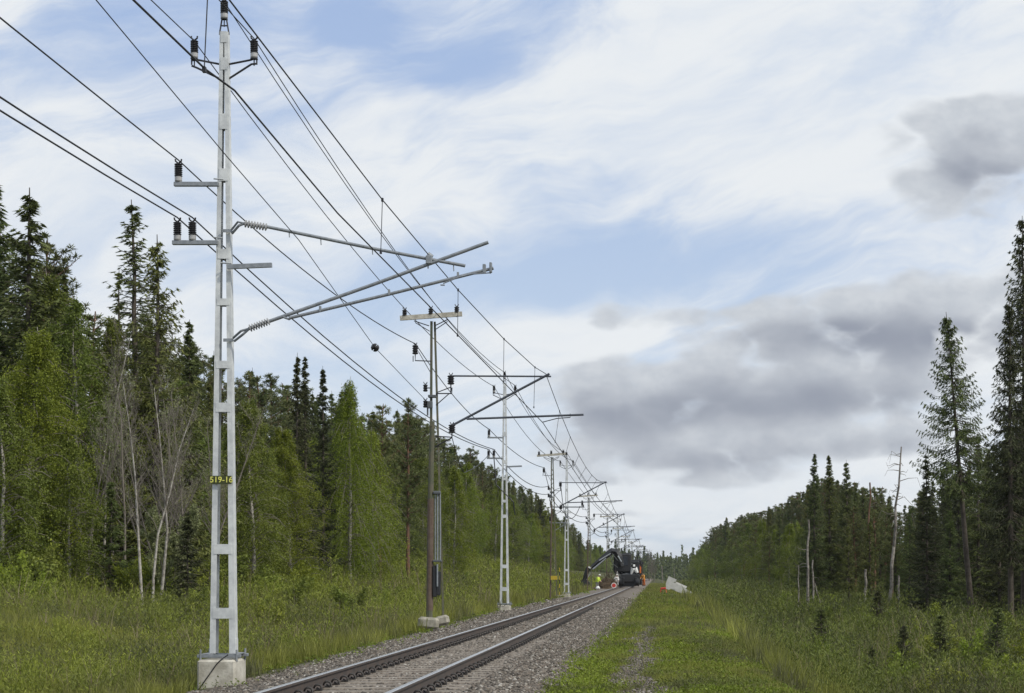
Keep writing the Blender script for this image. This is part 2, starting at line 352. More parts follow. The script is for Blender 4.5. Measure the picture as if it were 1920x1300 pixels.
pb = k.n('ShaderNodeBsdfPrincipled'); k.put(pb.inputs['Base Color'], gc); pb.inputs['Roughness'].default_value = .95; pb.inputs['Specular IOR Level'].default_value = .15
bu = k.n('ShaderNodeBump'); bu.inputs['Strength'].default_value = .9; bu.inputs['Distance'].default_value = .06; k.put(bu.inputs['Height'], nf); k.nt.links.new(bu.outputs[0], pb.inputs['Normal'])
ou = k.n('ShaderNodeOutputMaterial'); k.nt.links.new(pb.outputs[0], ou.inputs[0])
tag(obj('ground', np_mesh('ground', np.stack([XX.ravel(), YY.ravel(), ZZ.ravel()], 1), fc, [gm], smooth=True)), kind='structure')
def G(x, d): return float(gz(np.array([x]), np.array([d]))[0])

# distant hill
hx = np.linspace(-900, 1500, 90); hy = np.linspace(3300, 5200, 24)
HX, HY = np.meshgrid(hx, hy); cxh = (1275 - VX) / F * 4200
HZ = -14 + 33 * np.exp(-((HX - cxh) / 180) ** 2 - ((HY - 4200) / 500) ** 2) + 20 * np.exp(-((HX - 500) / 500) ** 2 - ((HY - 4400) / 500) ** 2) + 8 * (fbm(HX, HY, 160, 2) - .5)
ih = np.arange(HX.size).reshape(HX.shape); fh = np.stack([ih[:-1, :-1], ih[:-1, 1:], ih[1:, 1:], ih[1:, :-1]], -1).reshape(-1, 4)
tag(obj('hill', np_mesh('hill', np.stack([HX.ravel(), HY.ravel(), HZ.ravel()], 1), fh, [mat('wooded_hill', (.035, .050, .035), .95, 0, (.05, .066, .045), .02)], smooth=True)), kind='structure')

# ------------------------------------------------------------------ railway track
XL, XR = -4.55, -3.06; TC = (XL + XR) / 2
trk = empty('railway_track', (TC, 20, -.2), 'single railway track with two steel rails on concrete sleepers, running straight to the horizon', 'railway track')
prof = [(-.075, -.172), (-.075, -.16), (-.012, -.14), (-.009, -.05), (-.036, -.036), (-.036, -.006), (-.028, 0.0), (.028, 0.0), (.036, -.006), (.036, -.036), (.009, -.05), (.012, -.14), (.075, -.16), (.075, -.172)]
for X in (XL, XR):
    ys = [4, 20, 60, 120, 200, 300, 500, 900, 1500]; v = []; n = len(prof)
    for y in ys: v += [(X - TC + a, y - 20, b + .2) for a, b in prof]
    f = []; mi = []
    for i in range(len(ys) - 1):
        for j in range(n):
            f.append((i * n + j, i * n + (j + 1) % n, (i + 1) * n + (j + 1) % n, (i + 1) * n + j)); mi.append(1 if j in (5, 6, 7) else 0)
    me = bpy.data.meshes.new('rail'); me.from_pydata(v, [], f); me.materials.append(M['railside']); me.materials.append(M['railtop'])
    me.polygons.foreach_set('material_index', mi); me.update(); obj('rail', me, trk)
sl = MB().box((0, 0, 0), (2.5, .24, .16), bev=.02).build('sleeper', M['sleeper'], trk)
sl.location = (0, 0, -.058)
clips = []
for X in (XL, XR):
    for sgn in (-1, 1):
        c = MB(); cx = X - TC + sgn * .105
        pts = [(cx + .052 * math.cos(a), -.02 + .01 * math.sin(2 * a), .10 + .062 * math.sin(a)) for a in np.linspace(-.3, math.pi + .3, 11)]
        c.tube(pts, .014, 6); c.box((cx, .0, .09), (.09, .12, .02), bev=.004); c.tube([(cx + sgn * .03, -.06, .10), (cx - sgn * .02, .05, .115)], .012, 6)
        clips.append(c.build('rail_clip', M['clip'], sl))
SP = .65
for i in range(1, 100):
    c = sl.copy(); COL.objects.link(c); c.parent = trk; c.location = (random.uniform(-.01, .01), i * SP, -.058 + random.uniform(-.004, .004) - .026 * min(1, i / 45))
    for q in clips: d = q.copy(); COL.objects.link(d); d.parent = c
rest = MB()
for i in range(100, 520): rest.box((0, i * SP, -.115), (2.5, .24, .16))
for i in range(100, 300):
    for X in (XL, XR):
        for sgn in (-1, 1): rest.box((X - TC + sgn * .10, i * SP, .04), (.09, .12, .08))
tag(rest.build('sleepers_farther_off', M['sleeper'], trk), kind='stuff')

# ballast stones
def stones(name, N, xa, xb, da, db, smin, smax, label, maskf=None, zoff=0.0):
    rg = np.random.default_rng(5)
    inv = rg.uniform(1 / db, 1 / da, N); D = 1 / inv; X = rg.uniform(xa, xb, N)
    if maskf is not None: kx = maskf(X, D, rg); X, D = X[kx], D[kx]; N = len(X)
    Z = gz(X, D) + zoff
    s = rg.uniform(smin, smax, N) * np.clip(D / 40, 1, 3.0) ** .6
    # keep clear of rail tops
    base = np.array([(1, 0, 0), (-1, 0, 0), (0, 1, 0), (0, -1, 0), (.1, .1, 1), (-.1, 0, -1), (.7, .7, .5), (-.7, .6, .45), (.6, -.7, .5), (-.7, -.7, .4)], float)
    tri = np.array([(0, 6, 4), (6, 2, 4), (2, 7, 4), (7, 1, 4), (1, 9, 4), (9, 3, 4), (3, 8, 4), (8, 0, 4), (0, 5, 2), (2, 5, 1), (1, 5, 3), (3, 5, 0), (0, 2, 6), (2, 1, 7), (1, 3, 9), (3, 0, 8)])
    P = base[None] * (1 + rg.uniform(-.35, .35, (N, 10, 3))) * (s[:, None, None] * np.stack([rg.uniform(.7, 1.3, N), rg.uniform(.7, 1.3, N), rg.uniform(.5, .9, N)], 1)[:, None, :])
    a = rg.uniform(0, 6.28, N); ca_, sa_ = np.cos(a), np.sin(a); b = rg.uniform(-.6, .6, N); cb, sb = np.cos(b), np.sin(b)
    x = P[..., 0] * cb[:, None] + P[..., 2] * sb[:, None]; z = -P[..., 0] * sb[:, None] + P[..., 2] * cb[:, None]; y = P[..., 1]
    x, y = x * ca_[:, None] - y * sa_[:, None], x * sa_[:, None] + y * ca_[:, None]
    V_ = np.stack([x + X[:, None], y + D[:, None], z + Z[:, None] + rg.uniform(-.01, .012, N)[:, None]], -1).reshape(-1, 3)
    T = (tri[None] + (np.arange(N) * 10)[:, None, None]).reshape(-1, 3)
    vr_ = np.repeat(rg.random(N), 16)
    return tag(obj(name, np_mesh(name, V_, T, [STONE], var=vr_)), label, 'ballast', kind='stuff')
STONE = bpy.data.materials.new('ballast_stone'); STONE.use_nodes = True; k = NT(STONE.node_tree)
at = k.n('ShaderNodeAttribute', attribute_name='var').outputs['Fac']
rp = k.n('ShaderNodeValToRGB'); k.put(rp.inputs[0], at); e = rp.color_ramp.elements
e[0].position = 0; e[0].color = (.055, .05, .044, 1); e[1].position = 1; e[1].color = (.38, .36, .33, 1)
for p_, c_ in ((.3, (.115, .102, .088, 1)), (.55, (.16, .145, .125, 1)), (.72, (.17, .14, .115, 1)), (.88, (.225, .205, .18, 1))):
    q = e.new(p_); q.color = c_
pb = k.n('ShaderNodeBsdfPrincipled'); k.put(pb.inputs['Base Color'], rp.outputs[0]); pb.inputs['Roughness'].default_value = .9; pb.inputs['Specular IOR Level'].default_value = .2
ou = k.n('ShaderNodeOutputMaterial'); k.nt.links.new(pb.outputs[0], ou.inputs[0])
def bmask(X, D, rg):
    inrail = (np.abs(X - XL) > .10) & (np.abs(X - XR) > .10)
    ph = np.abs(((D - 20) / SP + .5) % 1 - .5) * SP            # distance to sleeper centre
    onsl = (ph < .12) & (np.abs(X - TC) < 1.25)
    edgeL = -7.05 + (fbm(X, D, 1.2, 8) - .5) * 1.2; edgeR = -1.45 + (fbm(X, D, 1.1, 9) - .5) * .9
    return inrail & (~onsl | (rg.random(len(X)) < .55)) & (X > edgeL) & (X < edgeR)
stones('ballast_stones', 98000, -7.6, -1.0, 21.5, 130, .015, .037, 'grey brown crushed stone ballast between and beside the rails', bmask)
def gmask(X, D, rg): return (np.abs(X + .3 + (fbm(X * 0, D, 5, 2) - .5) * .7) < .55 * (fbm(X, D, 1.3, 6) * 1.9 - .25)) & (rg.random(len(X)) < .93)
stones('gravel_patch', 14000, -1.1, .5, 21.5, 62, .012, .028, 'strip of grey gravel showing through the grass right of the track', gmask)

# ------------------------------------------------------------------ masts, wires
HX_ = {}
def P(px, py, d): return Vector(((px - VX) / F * d, d, (VY - py) / F * d + EYE))
def insulator(parent, base, h=.30, r=.066, axis=(0, 0, 1), n=7, capbase=True):
    b = Vector(base); ax = Vector(axis).normalized(); m_ = MB(); pr = []
    hb = .085 if capbase else 0.0
    for i in range(n):
        z0 = hb + (h - hb) * i / n; dz = (h - hb) / n
        pr += [(z0, r * .72), (z0 + dz * .3, r), (z0 + dz * .6, r), (z0 + dz * .85, r * .72)]
    m_.lathe(b, ax, pr, 14)
    if ax.z > .9:
        for sx in (-1, 1): m_.tube([b + Vector((0, 0, h)), b + Vector((sx * .045, 0, h + .035)), b + Vector((sx * .05, 0, h + .07))], .014, 6)
    o = m_.build('insulator', M['black'], parent)
    if capbase: MB().lathe(b, ax, [(0, .05), (.02, .06), (.08, .06), (.09, .045)], 12).build('insulator_cap', M['capm'], o)
    return o
def ribbed(parent, a, b, n=8, r=.062):   # grey strut insulator
    a, b = Vector(a), Vector(b); L = (b - a).length; pr = [(0, .03)]
    for i in range(n): z = L * (i + .3) / n; pr += [(z, .026), (z + .012, r), (z + .022, r), (z + .035, .026)]
    pr.append((L, .03)); return MB().lathe(a, b - a, pr, 14).build('insulator', M['grayins'], parent)

def text_mesh(s, size, parent, loc, material, name='lettering'):
    cu = bpy.data.curves.new(name, 'FONT'); cu.body = s; cu.size = size; cu.extrude = .002; cu.align_x = 'CENTER'; cu.align_y = 'CENTER'; cu.offset = .0012
    o = bpy.data.objects.new(name, cu); COL.objects.link(o); dg = bpy.context.evaluated_depsgraph_get()
    me = bpy.data.meshes.new_from_object(o.evaluated_get(dg)); bpy.data.objects.remove(o)
    me.materials.clear(); me.materials.append(material); t_ = obj(name, me, parent, loc); t_.rotation_euler = (R(90), 0, 0); return t_

def steel_mast(x, d, label, kind, zg):
    S = 115.6
    root = empty('catenary_mast', (x, d, zg), label, 'catenary mast', 'galvanised steel masts along the left side of the track')
    def L(px, py, dy=0.0): return Vector(((px - 421) / S, dy, (VY - py) / S + EYE - zg))
    g = M['galv']
    ztop, zb = L(0, 62).z, L(0, 1224).z
    # concrete block
    blk = MB().box((-.04, .0, (zb - .10) / 2 - .25), (.62, .80, zb - .10 + .5), bev=.03, taper=.98).build('foundation', M['concrete'], root)
    MB().tube([(-.33, -.42, -.05), (-.24, -.415, .08), (-.12, -.413, .25), (-.02, -.41, zb - .16), (.04, -.40, zb - .10), (.14, -.34, zb - .02)], .011, 6).build('earthing_cable', M['cable'], root)
    bp = MB()
    for sy in (-.26, .26): bp.box((-.02, sy, zb - .045), (.70, .09, .05), bev=.006)
    for sx in (-.24, .22): bp.box((sx, 0, zb - .012), (.12, .60, .012))
    for sx in (-.31, .27):
        for sy in (-.3, .3): bp.tube([(sx, sy, zb - .12), (sx, sy, zb + .06)], .018, 8)
    bp.build('base_plate', M['galv2'], root)
    # two channel legs
    for sgn, xb, xt in ((-1, L(402, 0).x, L(417.6, 0).x), (1, L(438.5, 0).x, L(426.2, 0).x)):
        m_ = MB(); n = 12
        for k in range(1):
            w = .095
            def ch(xc, z, w, dp):  # U section opening inwards
                o_ = -sgn
                e_ = [(-w / 2, -dp), (w / 2, -dp), (w / 2, -dp + .012), (-w / 2 + .012, -dp + .012), (-w / 2 + .012, dp - .012), (w / 2, dp - .012), (w / 2, dp), (-w / 2, dp)]
                return [(xc - sgn * (-a) * -1 if False else xc + sgn * (-a), b, z) for a, b in e_]
            lo = ch(xb, zb - .01, .095, .10); hi = ch(xt, ztop, .060, .065); m_.add(lo + hi, [(i, (i + 1) % 8, (i + 1) % 8 + 8, i + 8) for i in range(8)] + [tuple(reversed(range(8))), tuple(range(8, 16))])
        m_.box((xb + sgn * .045, 0, zb + .10), (.014, .20, .26), bev=.004)
        m_.build('leg', g, root)
    def hw(z): t_ = (z - zb) / (ztop - zb); return (L(402, 0).x * (1 - t_) + L(417.6, 0).x * t_, L(438.5, 0).x * (1 - t_) + L(426.2, 0).x * t_)
    for py, hh in ((1150, .17), (1030, .16), (765, .15), (685, .12), (568, .11), (478, .16), (330, .2), (230, .25), (122, .2), (72, .18)):
        z = L(0, py).z; a, b = hw(z); m_ = MB()
        dpp = .104 - .035 * (z - zb) / (ztop - zb); m_.box(((a + b) / 2, 0, z), (b - a - .06, 2 * dpp - .004, hh * .4)); m_.box(((a + b) / 2, -dpp, z), (b - a + .02, .008, hh)); m_.box(((a + b) / 2, dpp, z), (b - a + .02, .008, hh))
        m_.build('batten', g, root)
    dk = M['galv2']
    def larm(py, x0, ins):
        m_ = MB(); a = hw(L(0, py).z)[0]; m_.box(((L(x0, 0).x + a) / 2, -.16, L(0, py).z), (a - L(x0, 0).x + .02, .075, .07), bev=.006)
        m_.tube([(a - .06, -.2, L(0, py).z + .08), (a + .08, -.14, L(0, py).z + .08)], .012, 6)
        o = m_.build('arm', dk, root)
        for px in ins: insulator(root, (L(px, 0).x, -.16, L(0, py).z + .035))
    if kind != 'cross':
        larm(350, 333, (340,)); larm(459, 330, (338, 366))
    else:
        m_ = MB(); zc = L(0, 480).z; m_.box((0, -.16, zc), (2.5, .09, .09), bev=.006); m_.build('arm', dk, root)
        insulator(root, (-1.18, -.16, zc + .045), .42, .085); insulator(root, (1.18, -.16, zc + .045), .42, .085); insulator(root, (-1.25, -.16, zc - 1.15), .42, .085)
        pl = MB(); pl.box((0, -.1, zc - .42), (.85, .5, .05), bev=.01); pl.box((0, -.1, zc - .30), (.6, .4, .05), bev=.01); pl.build('platform', g, root)
        m_ = MB(); m_.box((-.6, -.16, zc - 1.19), (1.4, .07, .06)); m_.tube([(-.9, -.2, zc - 1.8), (0.0, -.15, zc - 1.2)], .02, 6)
        m_.tube([(-.2, -.18, zc - 1.4), (.05, -.2, zc - .5), (.22, -.18, zc - 1.3)], .025, 6); m_.build('switch_linkage', dk, root)
    if kind != 'cross':
        z = L(0, 503).z; a = hw(z)[1]; m_ = MB(); m_.bar((a, -.16, z - .01), (a + .72, -.16, z + .02), .07, .07); m_.tube([(a - .1, -.2, z + .05), (a + .06, -.14, z + .05)], .014, 6)
        m_.build('stub_arm', dk, root)
    # top: V brackets and the middle insulator
    m_ = MB()
    for sgn in (-1, 1): m_.tube([L(421 + sgn * 8.5, 66), L(421 + sgn * 8.5, 62), L(421 + sgn * 4.5, 38)], .013, 6)
    m_.tube([L(416, 49), L(426, 49)], .012, 6); m_.tube([L(421, 38), L(421, 51)], .010, 6); m_.box(L(421, 36.5), (.10, .08, .02)); m_.build('top_fork', M['wire'], root)
    insulator(root, L(421, 36), .29, .064)
    for sgn in (-1, 1):
        m_ = MB(); xs = 421 + sgn * 9
        m_.tube([L(xs, 121), L(421 + sgn * 50, 113), L(421 + sgn * 60, 109 if sgn > 0 else 114)], .017, 7)
        m_.tube([L(xs, 148), L(421 + sgn * 51, 121 if sgn > 0 else 128), L(421 + sgn * 61, 120 if sgn > 0 else 124)], .017, 7)
        m_.tube([L(421 + sgn * 61, 109), L(421 + sgn * 61, 122)], .013, 6); m_.tube([L(421 + sgn * 56, 109), L(421 + sgn * 56, 124)], .011, 6)
        m_.box(L(421 + sgn * 56, 111), (.11, .08, .02)); m_.build('top_bracket', M['wire'], root)
        insulator(root, L(421 + sgn * 56, 110), .29, .064)
    if kind == 'cantilever':
        c = MB(); st = M['galv2']
        c.tube([L(505, 430, -.2), L(700, 470, -.2), L(875, 503, -.2)], .027, 10)
        for px, py in ((547, 442), (606, 456), (702, 474), (853, 505)): c.tube([L(px, py - 6, -.2), L(px + 1, py + 8, -.2)], .009, 5)
        top = c.build('stay_tube', st, root)
        ribbed(top, L(463, 424, -.2), L(506, 431, -.2))
        c = MB(); c.tube([L(439, 441, -.12), L(454, 428, -.2), L(464, 424, -.2)], .022, 7); c.tube([L(438, 434, -.12), L(452, 421, -.2), L(464, 424, -.2)], .018, 7); c.box(L(430, 436, -.125), (.16, .02, .05)); c.build('hinge', M['galv2'], root)
        c = MB(); c.tube([L(508, 607, -.2), L(700, 539, -.2), L(918, 459, -.2)], .029, 10); c.box(L(808, 492, -.2), (.10, .12, .14), bev=.01); c.tube([L(806, 480, -.2), L(814, 486, -.2)], .03, 8); c.tube([L(806, 500, -.2), L(806, 508, -.2)], .012, 6)
        lo = c.build('bracket_tube', st, root)
        ribbed(lo, L(472, 620, -.2), L(510, 606, -.2))
        c = MB(); c.tube([L(443, 642, -.12), L(462, 630, -.2), L(473, 620, -.2)], .02, 7); c.tube([L(441, 636, -.12), L(458, 624, -.2), L(473, 620, -.2)], .02, 7); c.box(L(432, 640, -.125), (.16, .02, .05)); c.build('hinge', M['galv2'], root)
        c = MB(); c.tube([L(548, 601, -.24), L(740, 555, -.24), L(928, 508, -.24)], .026, 10); c.tube([L(533, 597, -.2), L(548, 603, -.24), L(556, 598, -.24)], .02, 6); c.box(L(911, 509, -.24), (.05, .08, .14), bev=.006); c.box(L(923, 507, -.24), (.04, .1, .16), bev=.006)
        for px, py in ((606, 584), (734, 553), (862, 521)): c.box(L(px, py, -.24), (.03, .07, .09))
        c.build('registration_tube', st, root)
        c = MB(); c.tube([L(835, 537, -.27), L(862, 526, -.27), L(885, 520, -.27), L(924, 517, -.27)], .011, 6); c.box(L(834, 540, -.27), (.07, .03, .02), bev=.004); c.tube([L(922, 519, -.27), L(924, 510, -.27)], .01, 5); c.build('steady_arm', st, root)
        # number plate
        pl = MB().box(L(419.5, 901, -.135), (38 / S, .012, 15.5 / S), bev=.003).build('number_plate', M['olive'], root)
        text_mesh('519-16', .132, pl, L(419.5, 901, -.146), M['yellow'])
    return root

m1 = steel_mast(-7.0, 29.4, 'nearest galvanised steel mast, with green number plate 519-16 and long swung out grey tubes', 'cantilever', -.47)
m2 = steel_mast(-6.93, 83.0, 'second steel mast along the track, pale, with short arms and no tubes, on white block', 'plain', -.22)
m3 = steel_mast(-6.75, 137.0, 'third steel mast, with wide insulator crossarm and small white platform', 'cross', -.18)
m4 = steel_mast(-5.9, 276.0, 'fourth and farthest steel mast, rising above the black excavator', 'cross', -.2)

def old_pole(x, d, label, full, zg, hi=0.0):
    S = 62.3
    root = empty('old_mast', (x, d, zg), label, 'catenary pole', 'old brown overhead line poles with white crossbeams')
    def L(px, py, dy=0.0): return Vector(((px - 811.5) / S, dy, (VY - py) / S + 1.33 - zg))
    b = MB(); b.tube([L(805.5, 1168), L(807, 1000), L(809.5, 850), L(811, 790)], [.10, .092, .08, .075] if full else [.05] * 4, 10); b.build('lower_pole', M['wood'] if full else M['rust'], root)
    if full: MB().tube([L(806.2, 1145), L(808.2, 935)], [.104, .096], 12, caps=False).build('protective_band', M['rust'], root)
    b = MB(); b.bar(L(809.3, 800, -.05), L(810, 603, -.05), .07, .07); b.build('upright', M['wood'], root)
    b = MB(); b.bar(L(831, 1160, .1), L(815.5, 603, .03), .04, .06); b.build('back_strut', M['wood'], root)
    b = MB(); b.bar(L(752, 598, -.15), L(868, 590, -.15), .09, .14); b.build('crossbeam', M['concrete'], root)
    b = MB(); b.tube([L(778, 603, -.15), L(806, 612, -.1)], .016, 6); b.tube([L(842, 600, -.15), L(816, 612, -.1)], .016, 6); b.tube([L(780, 606, -.15), L(807, 622, -.1)], .014, 6); b.tube([L(841, 604, -.15), L(816, 620, -.1)], .014, 6); b.build('beam_brace', M['wire'], root)
    for px, py in ((760.5, 594), (809.5, 591), (858, 588)):
        o = insulator(root, L(px, py, -.15), .19, .075, n=3, capbase=False)
        MB().tube([L(px, py + 8, -.15), L(px, py, -.15)], .02, 6).build('pin', M['wire'], o)
    br = MB(); br.tube([L(780, 664, -.1), L(780, 677, -.1), L(809, 678, -.1)], .018, 6); br.tube([L(776, 668, -.1), L(776, 679, -.1)], .014, 6); br.tube([L(786, 660, -.1), L(809, 700, -.1)], .012, 6); br.build('side_bracket', M['wire'], root)
    insulator(root, L(780, 665, -.1), .28, .09, n=4, capbase=False)
    for py in (728, 758):
        insulator(root, L(799, py + 7, -.1), .22, .07, n=3, capbase=False)
        b = MB(); b.tube([L(799, py, -.1), L(807, py, -.05)], .018, 6).build('side_bracket', M['wire'], root)
    b = MB(); b.tube([L(803.5, 765, -.14), L(803.5, 780, -.14)], .025, 8); b.box(L(808, 760, -.16), (.16, .1, .22), bev=.02); b.box(L(812, 744, -.1), (.24, .22, .08), bev=.01); b.build('cable_box', M['mgrey'], root)
    br = MB(); br.tube([L(818, 738, 0), L(848, 738, 0), L(848, 727, 0)], .02, 6); br.tube([L(820, 736, 0), L(846, 726, 0)], .016, 6); br.tube([L(818, 760, 0), L(843, 738, 0)], .016, 6); br.tube([L(846, 720, 0), L(846, 738, 0)], .02, 6); br.build('upper_bracket', M['wire'], root)
    insulator(root, L(846, 721, 0), .28, .105, n=4, capbase=False)
    br = MB(); br.tube([L(848, 820, 0), L(848, 806, 0)], .02, 6); br.tube([L(816, 838, 0), L(848, 821, 0)], .02, 6); br.tube([L(816, 818, 0), L(848, 820, 0)], .018, 6); br.build('lower_bracket', M['wire'], root)
    insulator(root, L(848, 812, 0), .26, .105, n=4, capbase=False)
    MB().tube([L(848, 705, 0), L(1034, 706, 0)], .026, 8).build('stay_tube', M['slate'], root)
    MB().tube([L(850, 797, 0), L(1031, 701, 0)], .036, 8).build('bracket_tube', M['slate'], root)
    MB().tube([L(876, 786, -.05), L(1095, 778, -.05)], .032, 8).build('registration_tube', M['slate'], root)
    MB().tube([L(1018, 792, -.05), L(1045, 785, -.05), L(1070, 783, -.05), L(1070, 776, -.05)], .016, 6).build('steady_arm', M['slate'], root)
    if full:
        wt = MB()
        for px in (816.5, 821, 826): wt.tube([L(px, 925, .0), L(px, 1052, .0)], .028 if px == 821 else .02, 8, mi=1)
        wt.box(L(820, 924, 0), (.22, .2, .10), bev=.02, mi=2); wt.box(L(821, 1052, 0), (.26, .24, .06), bev=.01, mi=2)
        wt.box(L(816, 1090, 0), (.12, .22, .95), bev=.02, mi=0); wt.box(L(823, 1094, 0), (.12, .2, .72), bev=.02, mi=0); wt.tube([L(821.5, 1058, -.12), L(821.5, 1100, -.12)], .026, 8, mi=1)
        wt.build('tension_weights', [M['mblack'], M['galv2'], M['mgrey']], root)
        fb_ = MB()
        fb_.box(L(806, 1168, -.25), (.62, .34, .34), Matrix.Rotation(R(5), 3, 'Y'), bev=.07); fb_.box(L(829, 1164, .1), (.42, .34, .30), Matrix.Rotation(R(-12), 3, 'Y'), bev=.07); fb_.box(L(796, 1172, .1), (.4, .3, .3), Matrix.Rotation(R(15), 3, 'Z'), bev=.07)
        fb_.build('foundation', M['oldconcrete'], root)
    else:
        # farther poles are two slim legs with lacing
        b = MB()
        for k in range(14):
            z0 = 1150 - k * 36; b.bar(L(809, z0, 0), L(829 - k * .8, z0 - 18, .05), .03, .03); b.bar(L(829 - k * .8, z0 - 18, .05), L(809, z0 - 36, 0), .03, .03)
        b.build('lacing', M['wood'], root)
    return root
olds = [(-6.73, 54.6), (-6.72, 117.0), (-6.60, 177.0), (-6.4, 238.0), (-6.2, 298.0), (-6.0, 358.0), (-5.6, 420.0), (-5.1, 482.0), (-4.6, 545.0)]
names = ['nearest old brown pole with white crossbeam and tension weights, standing on broken concrete',
         'second old pole, slim lattice legs and yellow plate, left of the third steel mast',
         'third old pole, slim dark legs, seen just left of the excavator boom',
         'fourth old pole, half hidden behind the excavator boom'] + ['old pole far along the line, a thin grey outline above the machine'] * 5
op = []
for i, ((x, d), nm) in enumerate(zip(olds, names)):
    if i == 0: op.append(old_pole(x, d, nm, True, -.30))
    elif i == 1: op.append(old_pole(x, d, nm, False, -.25)); base2 = op[1]
    else:
        c = copy_tree(base2); c.location = (x, d, -.25); c['label'] = nm; op.append(c)
        if i > 3: c['group'] = 'old poles far along the line'
yp = MB().box((.15, -.2, 0), (.42, .02, .25), bev=.01).build('warning_plate', M['yel2'], op[1]); yp.location = (0, 0, 1.45)

WG = 'overhead wires'
def wire(pts, label, r=.009, sag=0.0, cat='wire', name='overhead_wire', gr=None):
    out = []
    for a, b in zip(pts[:-1], pts[1:]):
        a, b = Vector(a), Vector(b); n = 14
        for i in range(n): t_ = i / n; p = a.lerp(b, t_); p.z -= 4 * sag * t_ * (1 - t_); out.append(p)
    out.append(Vector(pts[-1]))
    m_ = MB(); m_.tube(out, [r * (1 + min(max(p.y - 30, 0), 250) / 110) for p in out], 6)
    return tag(m_.build(name, M['wire']), label, cat, gr or WG)
def LM(px, py, d, dy=-.16): return P(px, py, d) + Vector((0, dy, 0))
def mastpt(mast, px, py, dy=0.0):
    S = 115.6; return Vector(mast.location) + Vector(((px - 421) / S, dy, (VY - py) / S + EYE - mast.location.z))
def oldpt(o, px, py, dy=0.0):
    S = 62.3; return Vector(o.location) + Vector(((px - 811.5) / S, dy, (VY - py) / S + 1.33 - o.location.z))
def back(p, d, dx=0, dz=0): return Vector((p.x + dx, d, p.z + dz))
for (px, py), nm in (((421, 4), 'feeder wire clamped to the topmost insulator of the nearest steel mast'), ((365, 78), 'feeder wire clamped to the left insulator of the nearest steel mast head'), ((477, 73), 'feeder wire clamped to the right insulator of the nearest steel mast head')):
    a = mastpt(m1, px, py); wire([back(a, -24), a, mastpt(m2, px, py), mastpt(m3, px, py)] + [mastpt(m4, px, py + 20)], nm, .009, .75)
a = mastpt(m1, 340, 305, -.16)
wire([back(a, -24), a, oldpt(op[0], 780, 645), mastpt(m2, 340, 305, -.16), oldpt(op[1], 780, 645), mastpt(m3, 320, 440, -.16)], 'upper left side wire running over the single insulator arm of the nearest steel mast', .011, .3)
for px, nm in ((338, 'outer of the two lower side wires on the twin insulator arm'), (366, 'inner of the two lower side wires on the twin insulator arm')):
    a = mastpt(m1, px, 412, -.16); b_ = mastpt(m2, px, 412, -.16)
    wire([back(a, -24), a, b_, oldpt(op[1], 797, 720 if px > 350 else 752), oldpt(op[2], 797, 720 if px > 350 else 752), oldpt(op[3], 797, 720 if px > 350 else 752)], nm, .012, .6)
wire([oldpt(op[0], 803, 755), P(703, 652, 40), P(560, 450, 29), P(418, 285, 24), P(180, 0, 19.5), P(-120, -400, 14)], 'thin slanting stay wire carrying the dark ball', .007, .0)
bl = MB().lathe(P(703, 652, 40) + Vector((-.07, -.02, .05)), (1, .2, -.7), [(0, .01), (.015, .055), (.05, .085), (.08, .092), (.085, .05), (.095, .05), (.10, .09), (.14, .08), (.17, .05), (.18, .01)], 18).build('wire_ball', M['black'])
tag(bl, 'small dark grooved ball hanging on the thin slanting wire', 'insulator')
# contact wire, messenger wire and droppers
cw = [P(-260, -560, 10), P(250, 0, 14.5), P(385, 130, 16.5), P(440, 170, 17.2), P(633, 400, 23.1), P(857, 627, 34.6), P(1018, 793, 54.6)]
c0 = oldpt(op[0], 1018, 793); prev = c0; cwp = cw[:]; ms = [P(200, -420, 12.0), P(430, 0, 17.3), P(717, 375, 26.3), P(859, 544, 34.7), P(945, 636, 43.3), P(1003, 689, 50.5), oldpt(op[0], 1024, 701)]
drops = [(P(390, -20, 16.45), P(383, 131, 16.45)), (ms[2], P(714, 473, 26.3)), (ms[3], P(858, 629, 34.7)), (ms[4], P(944, 716, 43.3)), (ms[5], P(1001, 764, 50.5))]
for i in range(1, len(op)):
    sgn = -1 if i % 2 else 1; dxs = -.45 if sgn < 0 else 0
    c1 = oldpt(op[i], 1018, 793) + Vector((dxs, 0, 0)); mm = oldpt(op[i], 1024, 701) + Vector((0, 0, 0)); ms0 = Vector(ms[-1])
    cwp.append(c1)
    for k in range(1, 9):
        t_ = k / 8; q = ms0.lerp(mm, t_); q.z -= 4 * .95 * t_ * (1 - t_)
        if k < 8: drops.append((q.copy(), prev.lerp(c1, t_)))
        ms.append(q)
    prev = c1
wire(cwp, 'contact wire over the track, held by the steady arms of the old poles', .010, 0, 'contact wire', 'contact_wire')
wire(ms, 'messenger wire looping above the contact wire between the old pole tubes', .009, 0, 'messenger wire', 'messenger_wire')
for j, (a, b_) in enumerate(drops[:26]):
    m_ = MB(); m_.tube([a, b_], .006 * (1 + max(a.y - 30, 0) / 150), 5); m_.box(a, (.03, .05, .05)); m_.box(b_, (.03, .05, .05))
    o = m_.build('dropper', M['wire'])
    if j < 5: tag(o, ['dropper wire rising beside the head of the nearest steel mast', 'dropper wire meeting the long upper tube of the nearest mast', 'dropper wire beside the right end of the nearest white crossbeam', 'dropper wire directly above the head of the second steel mast', 'dropper wire just left of the tip of the old pole tubes'][j], 'dropper', 'droppers between messenger and contact wire')
    else: tag(o, 'thin dropper wire in the spans beyond the first old pole', 'dropper', 'distant droppers between messenger and contact wire')
wire([oldpt(op[0], 848, 820), Vector((-7.2, 68, 5.2)), mastpt(m2, 338, 440, -.16)], 'slack jumper cable hanging from the lower black insulator to the second steel mast', .010, .12)
